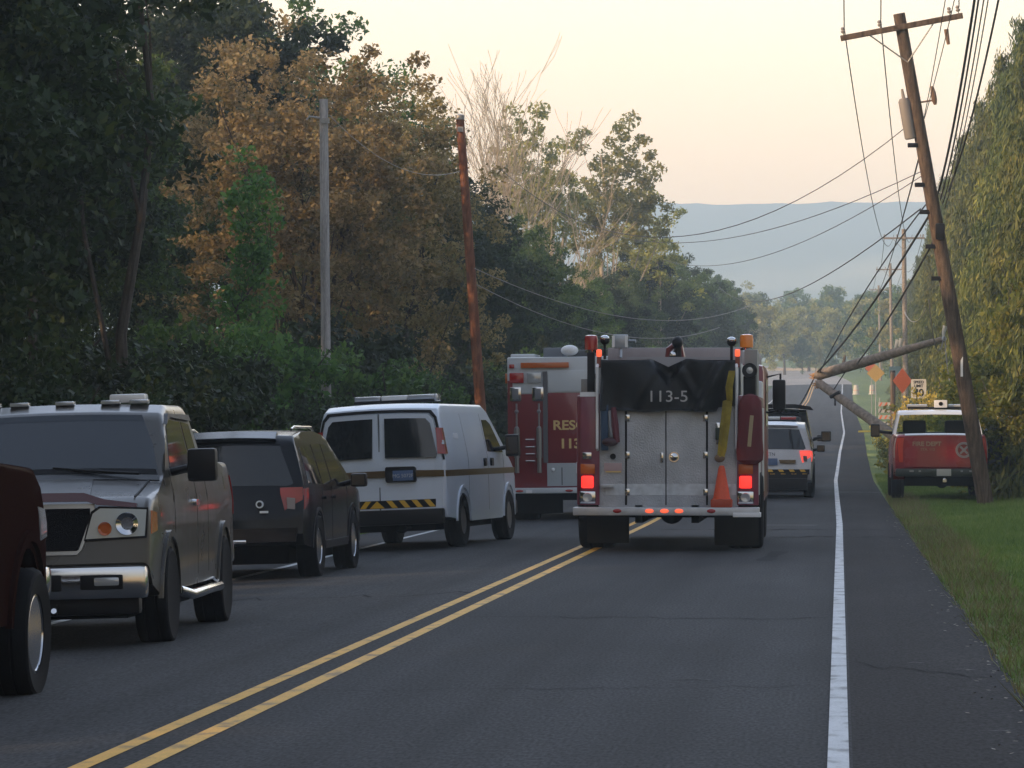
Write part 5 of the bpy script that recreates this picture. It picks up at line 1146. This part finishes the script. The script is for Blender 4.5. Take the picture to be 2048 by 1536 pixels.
for i, (pa, pb_) in enumerate(((PB,PC),(PC,PD),(PD,PE))):
    for s, nm in ((-1.15,'left'),(1.15,'right')): wire('thin wire on the %s crossarm ends of the distant poles' % nm, pa+Vector((s,0,-.3)), pb_+Vector((s,0,-.3)), 1.2, .02)
# heavy cables coming from above right and dragged down to the break
for i, (x0, x1, y1, r) in enumerate(((1957,1873,395,.028),(1965,1880,400,.020),(1976,1884,410,.014),(1985,1888,420,.012),(2008,1895,385,.022))):
    wire(['thickest black cable slanting up to the right from the leaning pole','second black cable slanting up to the right from the leaning pole','thin cable third from the leaning pole, slanting up right','thin cable fourth from the leaning pole, slanting up right','dark cable nearest the spruces, slanting up right'][i], P(x0,-60,66), P(x1,y1,87), .35, r)
wire('thick black cable pulled down from the leaning pole to the snapped pole end', P(1862,425,88), n_p+Vector((.05,-.1,.12)), .25, .032)
wire('second black cable beside the thick one, pulled down to the snapped pole end', P(1850,412,88), n_p+Vector((.12,-.1,.1)), -.25, .020)
wire('thin cable from the leaning pole to the middle of the snapped upper piece', P(1868,480,88), P(1712,730,127), .15, .028)
wire('dark cable hanging from the snapped pole end to the road on the left', n_p+Vector((-.05,-.1,-.05)), P(1568,835,150), .3, .03)
wire('thin cable under the snapped pole, between its two pieces', P(1690,745,127), P(1664,785,127), 0, .022)
wire('pale loose wire looping from the tip of the snapped pole up to the spruces', up_+Vector((-.03,0,.05)), P(1856,600,122), .9, .020, wire_l)
wire('pale loose wire hanging below the tip of the snapped pole', up_, P(1898,765,122), .2, .018, wire_l)
wire('pale wire loop between distant pole and spruces', P(1808,625,200), P(1850,618,180), .55, .022, wire_l)
# wires crossing the road to the left
wire('wire crossing the sky from the leaning pole to the left trees, topmost', P(1820,250,86.5), P(1000,335,125), 2.3, .012)
wire('wire crossing in front of the ridge from the leaning pole, middle one', P(1842,345,86.5), P(1200,462,150), .9, .011)
wire('wire crossing in front of the ridge from the leaning pole, lowest one', P(1846,352,86.5), P(1330,520,170), .9, .011)
wire('faint wire crossing low in front of the ridge', P(1840,420,88), P(1440,575,300), 1.5, .02)
wire('light wire from the left leaning pole over the dark trees, upper one', P(948,535,97), P(1500,612,160), .9, .013, wire_l)
wire('light wire from the left leaning pole over the dark trees, lower one', P(953,568,97), P(1440,655,150), .8, .013, wire_l)
wire('light wire joining the grey pole to the top of the left leaning pole', g_t+Vector((.1,0,-.3)), l_t+Vector((0,0,-1.3)), .5, .010, wire_l)

# signs and barricades on the right
def sign_post(root, h, m=galv, x=0): MB().tube([(x,.03,-.1),(x,.03,h)], .035, 8).build('post', m, root)
d = 158; s = P(1836,778,d); g0 = gz(s.x-roadx(d), d); root = thing('speed_limit_sign', 'white speed limit sign reading 40 among the yellow goldenrod', 'road sign', (s.x, d, g0))
hz = s.z-g0; sign_post(root, hz+.3)
b = MB(); b.prism(rrect(-.30,.30,hz-.38,hz+.38,.05), -.012, .012, 'Y'); pn = b.build('sign_panel', mat('sign_white', (.60,.58,.54), .5), root)
text('lettering', 'SPEED', .15, (0,-.02,hz+.26), blk, pn, ext=.002, bold=.003); text('lettering', 'LIMIT', .15, (0,-.02,hz+.11), blk, pn, ext=.002, bold=.003); text('lettering', '40', .40, (0,-.02,hz-.17), blk, pn, ext=.002, bold=.012)
def diamond(name, label, px, py, d, w_, m, rotz=0, tall=1.0, sym=None, rotate=45):
    s = P(px, py, d); g0 = gz(s.x-roadx(d), d); h = max(.9, s.z-g0); root = thing(name, label, 'road sign', (s.x, d, g0), (0,0,rotz)); sign_post(root, h+.4)
    hw = w_/2*1.414; pts = [(0,h-hw*tall),(hw,h),(0,h+hw*tall),(-hw,h)] if rotate else [(-w_/2,h-w_/2*tall),(w_/2,h-w_/2*tall),(w_/2,h+w_/2*tall),(-w_/2,h+w_/2*tall)]
    b = MB(); b.prism(pts, -.012, .012, 'Y'); b.build('sign_panel', m, root); return root, h
org = mat('sign_orange', (.62,.13,.04), .5); ylo = mat('sign_ochre', (.42,.26,.06), .5)
diamond('warning_sign', 'ochre yellow diamond sign under the snapped pole', 1751, 747, 300, .95, ylo)
diamond('warning_sign', 'orange diamond sign behind the ochre one, only its corner showing', 1743, 737, 305, .75, org, .3)
r_, h_ = diamond('warning_sign', 'large bright orange diamond sign on the dark post near the speed sign', 1804, 762, 200, .72, org, .35, 1.25)
diamond('information_sign', 'grey-blue square sign between the orange signs', 1789, 745, 260, .75, mat('sign_blue_grey', (.10,.17,.20), .5), .2, 1, rotate=0)
d = 200; s = P(1785,800,d); root = thing('sign_support', 'dark round post standing left of the bright orange sign', 'post', (s.x, d, gz(s.x-roadx(d), d)))
MB().tube([(0,0,-.2),(0,0,3.4)], .13, 12).build('pole_shaft', wood, root); MB().lathe([(.14,3.4),(.12,3.5),(.0001,3.52)], seg=12).build('cap', blackp, root)
def barricade(px, d, w_, rows_, zb, label):
    s = P(px, 800, d); root = thing('barricade', label, 'barricade', (s.x, d, gz(s.x-roadx(d), d)))
    for k in range(rows_):
        z = zb+k*.36; o = box('rail', (0,-.04,z), (w_,.03,.22), mat('barricade_white', (.42,.40,.38), .6), root)
        for i in range(3):
            x = -w_/2+w_*(i+.5)/3; b = MB(); b.prism([(x-.10,z-.105),(x-.01,z-.105),(x+.10,z+.105),(x+.01,z+.105)], -.062, -.056, 'Y'); b.build('stripe', org if k % 2 else mat('stripe_dark', (.05,.06,.05), .6), o)
    for sx_ in (-1,1): MB().tube([(sx_*w_*.4,0,-.05),(sx_*w_*.4,0,zb+rows_*.36)], .03, 6).build('leg', galv, root)
barricade(1771, 225, .85, 4, .55, 'striped barricade with pale rails left of the dark post')
barricade(1796, 190, .62, 4, .35, 'striped barricade with orange and white rails under the bright orange sign')
# orange barrels and a white guard at the far crest
for px, lb in ((1712,'pale traffic drum beside the far road under the snapped pole'),(1744,'pale traffic drum right of the far road, below the ochre sign')):
    d = 430; s = P(px,760,d); root = thing('traffic_drum', lb, 'traffic drum', (s.x, d, roadz(d)))
    b = MB(); b.lathe([(.42,0),(.42,.08),(.33,.1),(.26,1.0),(.1,1.05)], seg=18); b.build('drum_body', mat('drum_white', (.55,.52,.46), .6), root); b = MB(); b.lathe([(.305,.45),(.28,.65)], seg=18); b.build('band', org, root)
# guide rail and pale car at the crest
s = P(1585,739,640); root = thing('guide_rail', 'long pale guide rail across the far bend, its right part lit orange', 'guide rail', (s.x, 640, s.z-.4))
b = MB(); b.box((0,0,.4),(9,.08,.40)); b.build('rail', mat('rail_pale', (.45,.40,.34), .5), root)
for i in range(7): MB().box((-4.2+i*1.4,.1,-.2),(.12,.12,1.4)).build('post', galv, root)
s = P(1522,745,520); root = thing('distant_car', 'tiny pale car at the far crest just right of the fire engine lamps', 'car', (s.x, 520, roadz(520)+.02)); 
b = MB(); b.prism([(-2.2,.3),(-2.2,.9),(-1.7,1.0),(-1.3,1.5),(.4,1.5),(1.0,1.0),(2.1,.85),(2.2,.3)], -.88, .88, 'X'); b.build('body', mat('pale_car_paint', (.6,.63,.66), .3), root)
for sx_ in (-.75,.75):
    for y in (-1.3,1.35): wheel(root, sx_, y, .32, .2, .2, 1 if sx_ > 0 else -1, chrome)
box('rear_window', (0,-1.53,1.22), (1.4,.3,.36), glass, root)
# yellow caution tape across the shoulder at the red pickup
tp = MB(); tp.box((0,0,0),(1.5,.01,.05)); o = tp.build('caution_tape', mat('tape_yellow', (.42,.40,.10), .5), None); o.location = P(1768,862,115); o.rotation_euler = (0,R(-1),.1); tag(o, 'yellow caution tape stretched low over the verge left of the pickup mirror', 'tape')
# ------------------------------------------------------------------ haze: the evening air
bm = bmesh.new(); bmesh.ops.create_cube(bm, size=1)
hx0, hx1, hy0, hy1, hz0, hz1 = -1600, 1600, -120, 2560, -3, 150
bmesh.ops.transform(bm, matrix=Matrix.Translation(((hx0+hx1)/2, (hy0+hy1)/2, (hz0+hz1)/2)) @ Matrix.Diagonal((hx1-hx0, hy1-hy0, hz1-hz0, 1)), verts=bm.verts)
me = bpy.data.meshes.new('haze'); bm.to_mesh(me); bm.free()
hm = bpy.data.materials.new('haze'); hm.use_nodes = True; n = hm.node_tree; n.nodes.clear()
pv = n.nodes.new('ShaderNodeVolumePrincipled'); pv.inputs['Color'].default_value = (.82,.92,1.0,1); pv.inputs['Density'].default_value = .00053; pv.inputs['Anisotropy'].default_value = .6
o_ = n.nodes.new('ShaderNodeOutputMaterial'); n.links.new(pv.outputs[0], o_.inputs['Volume'])
tag(link('haze', me, None, hm), kind='stuff')
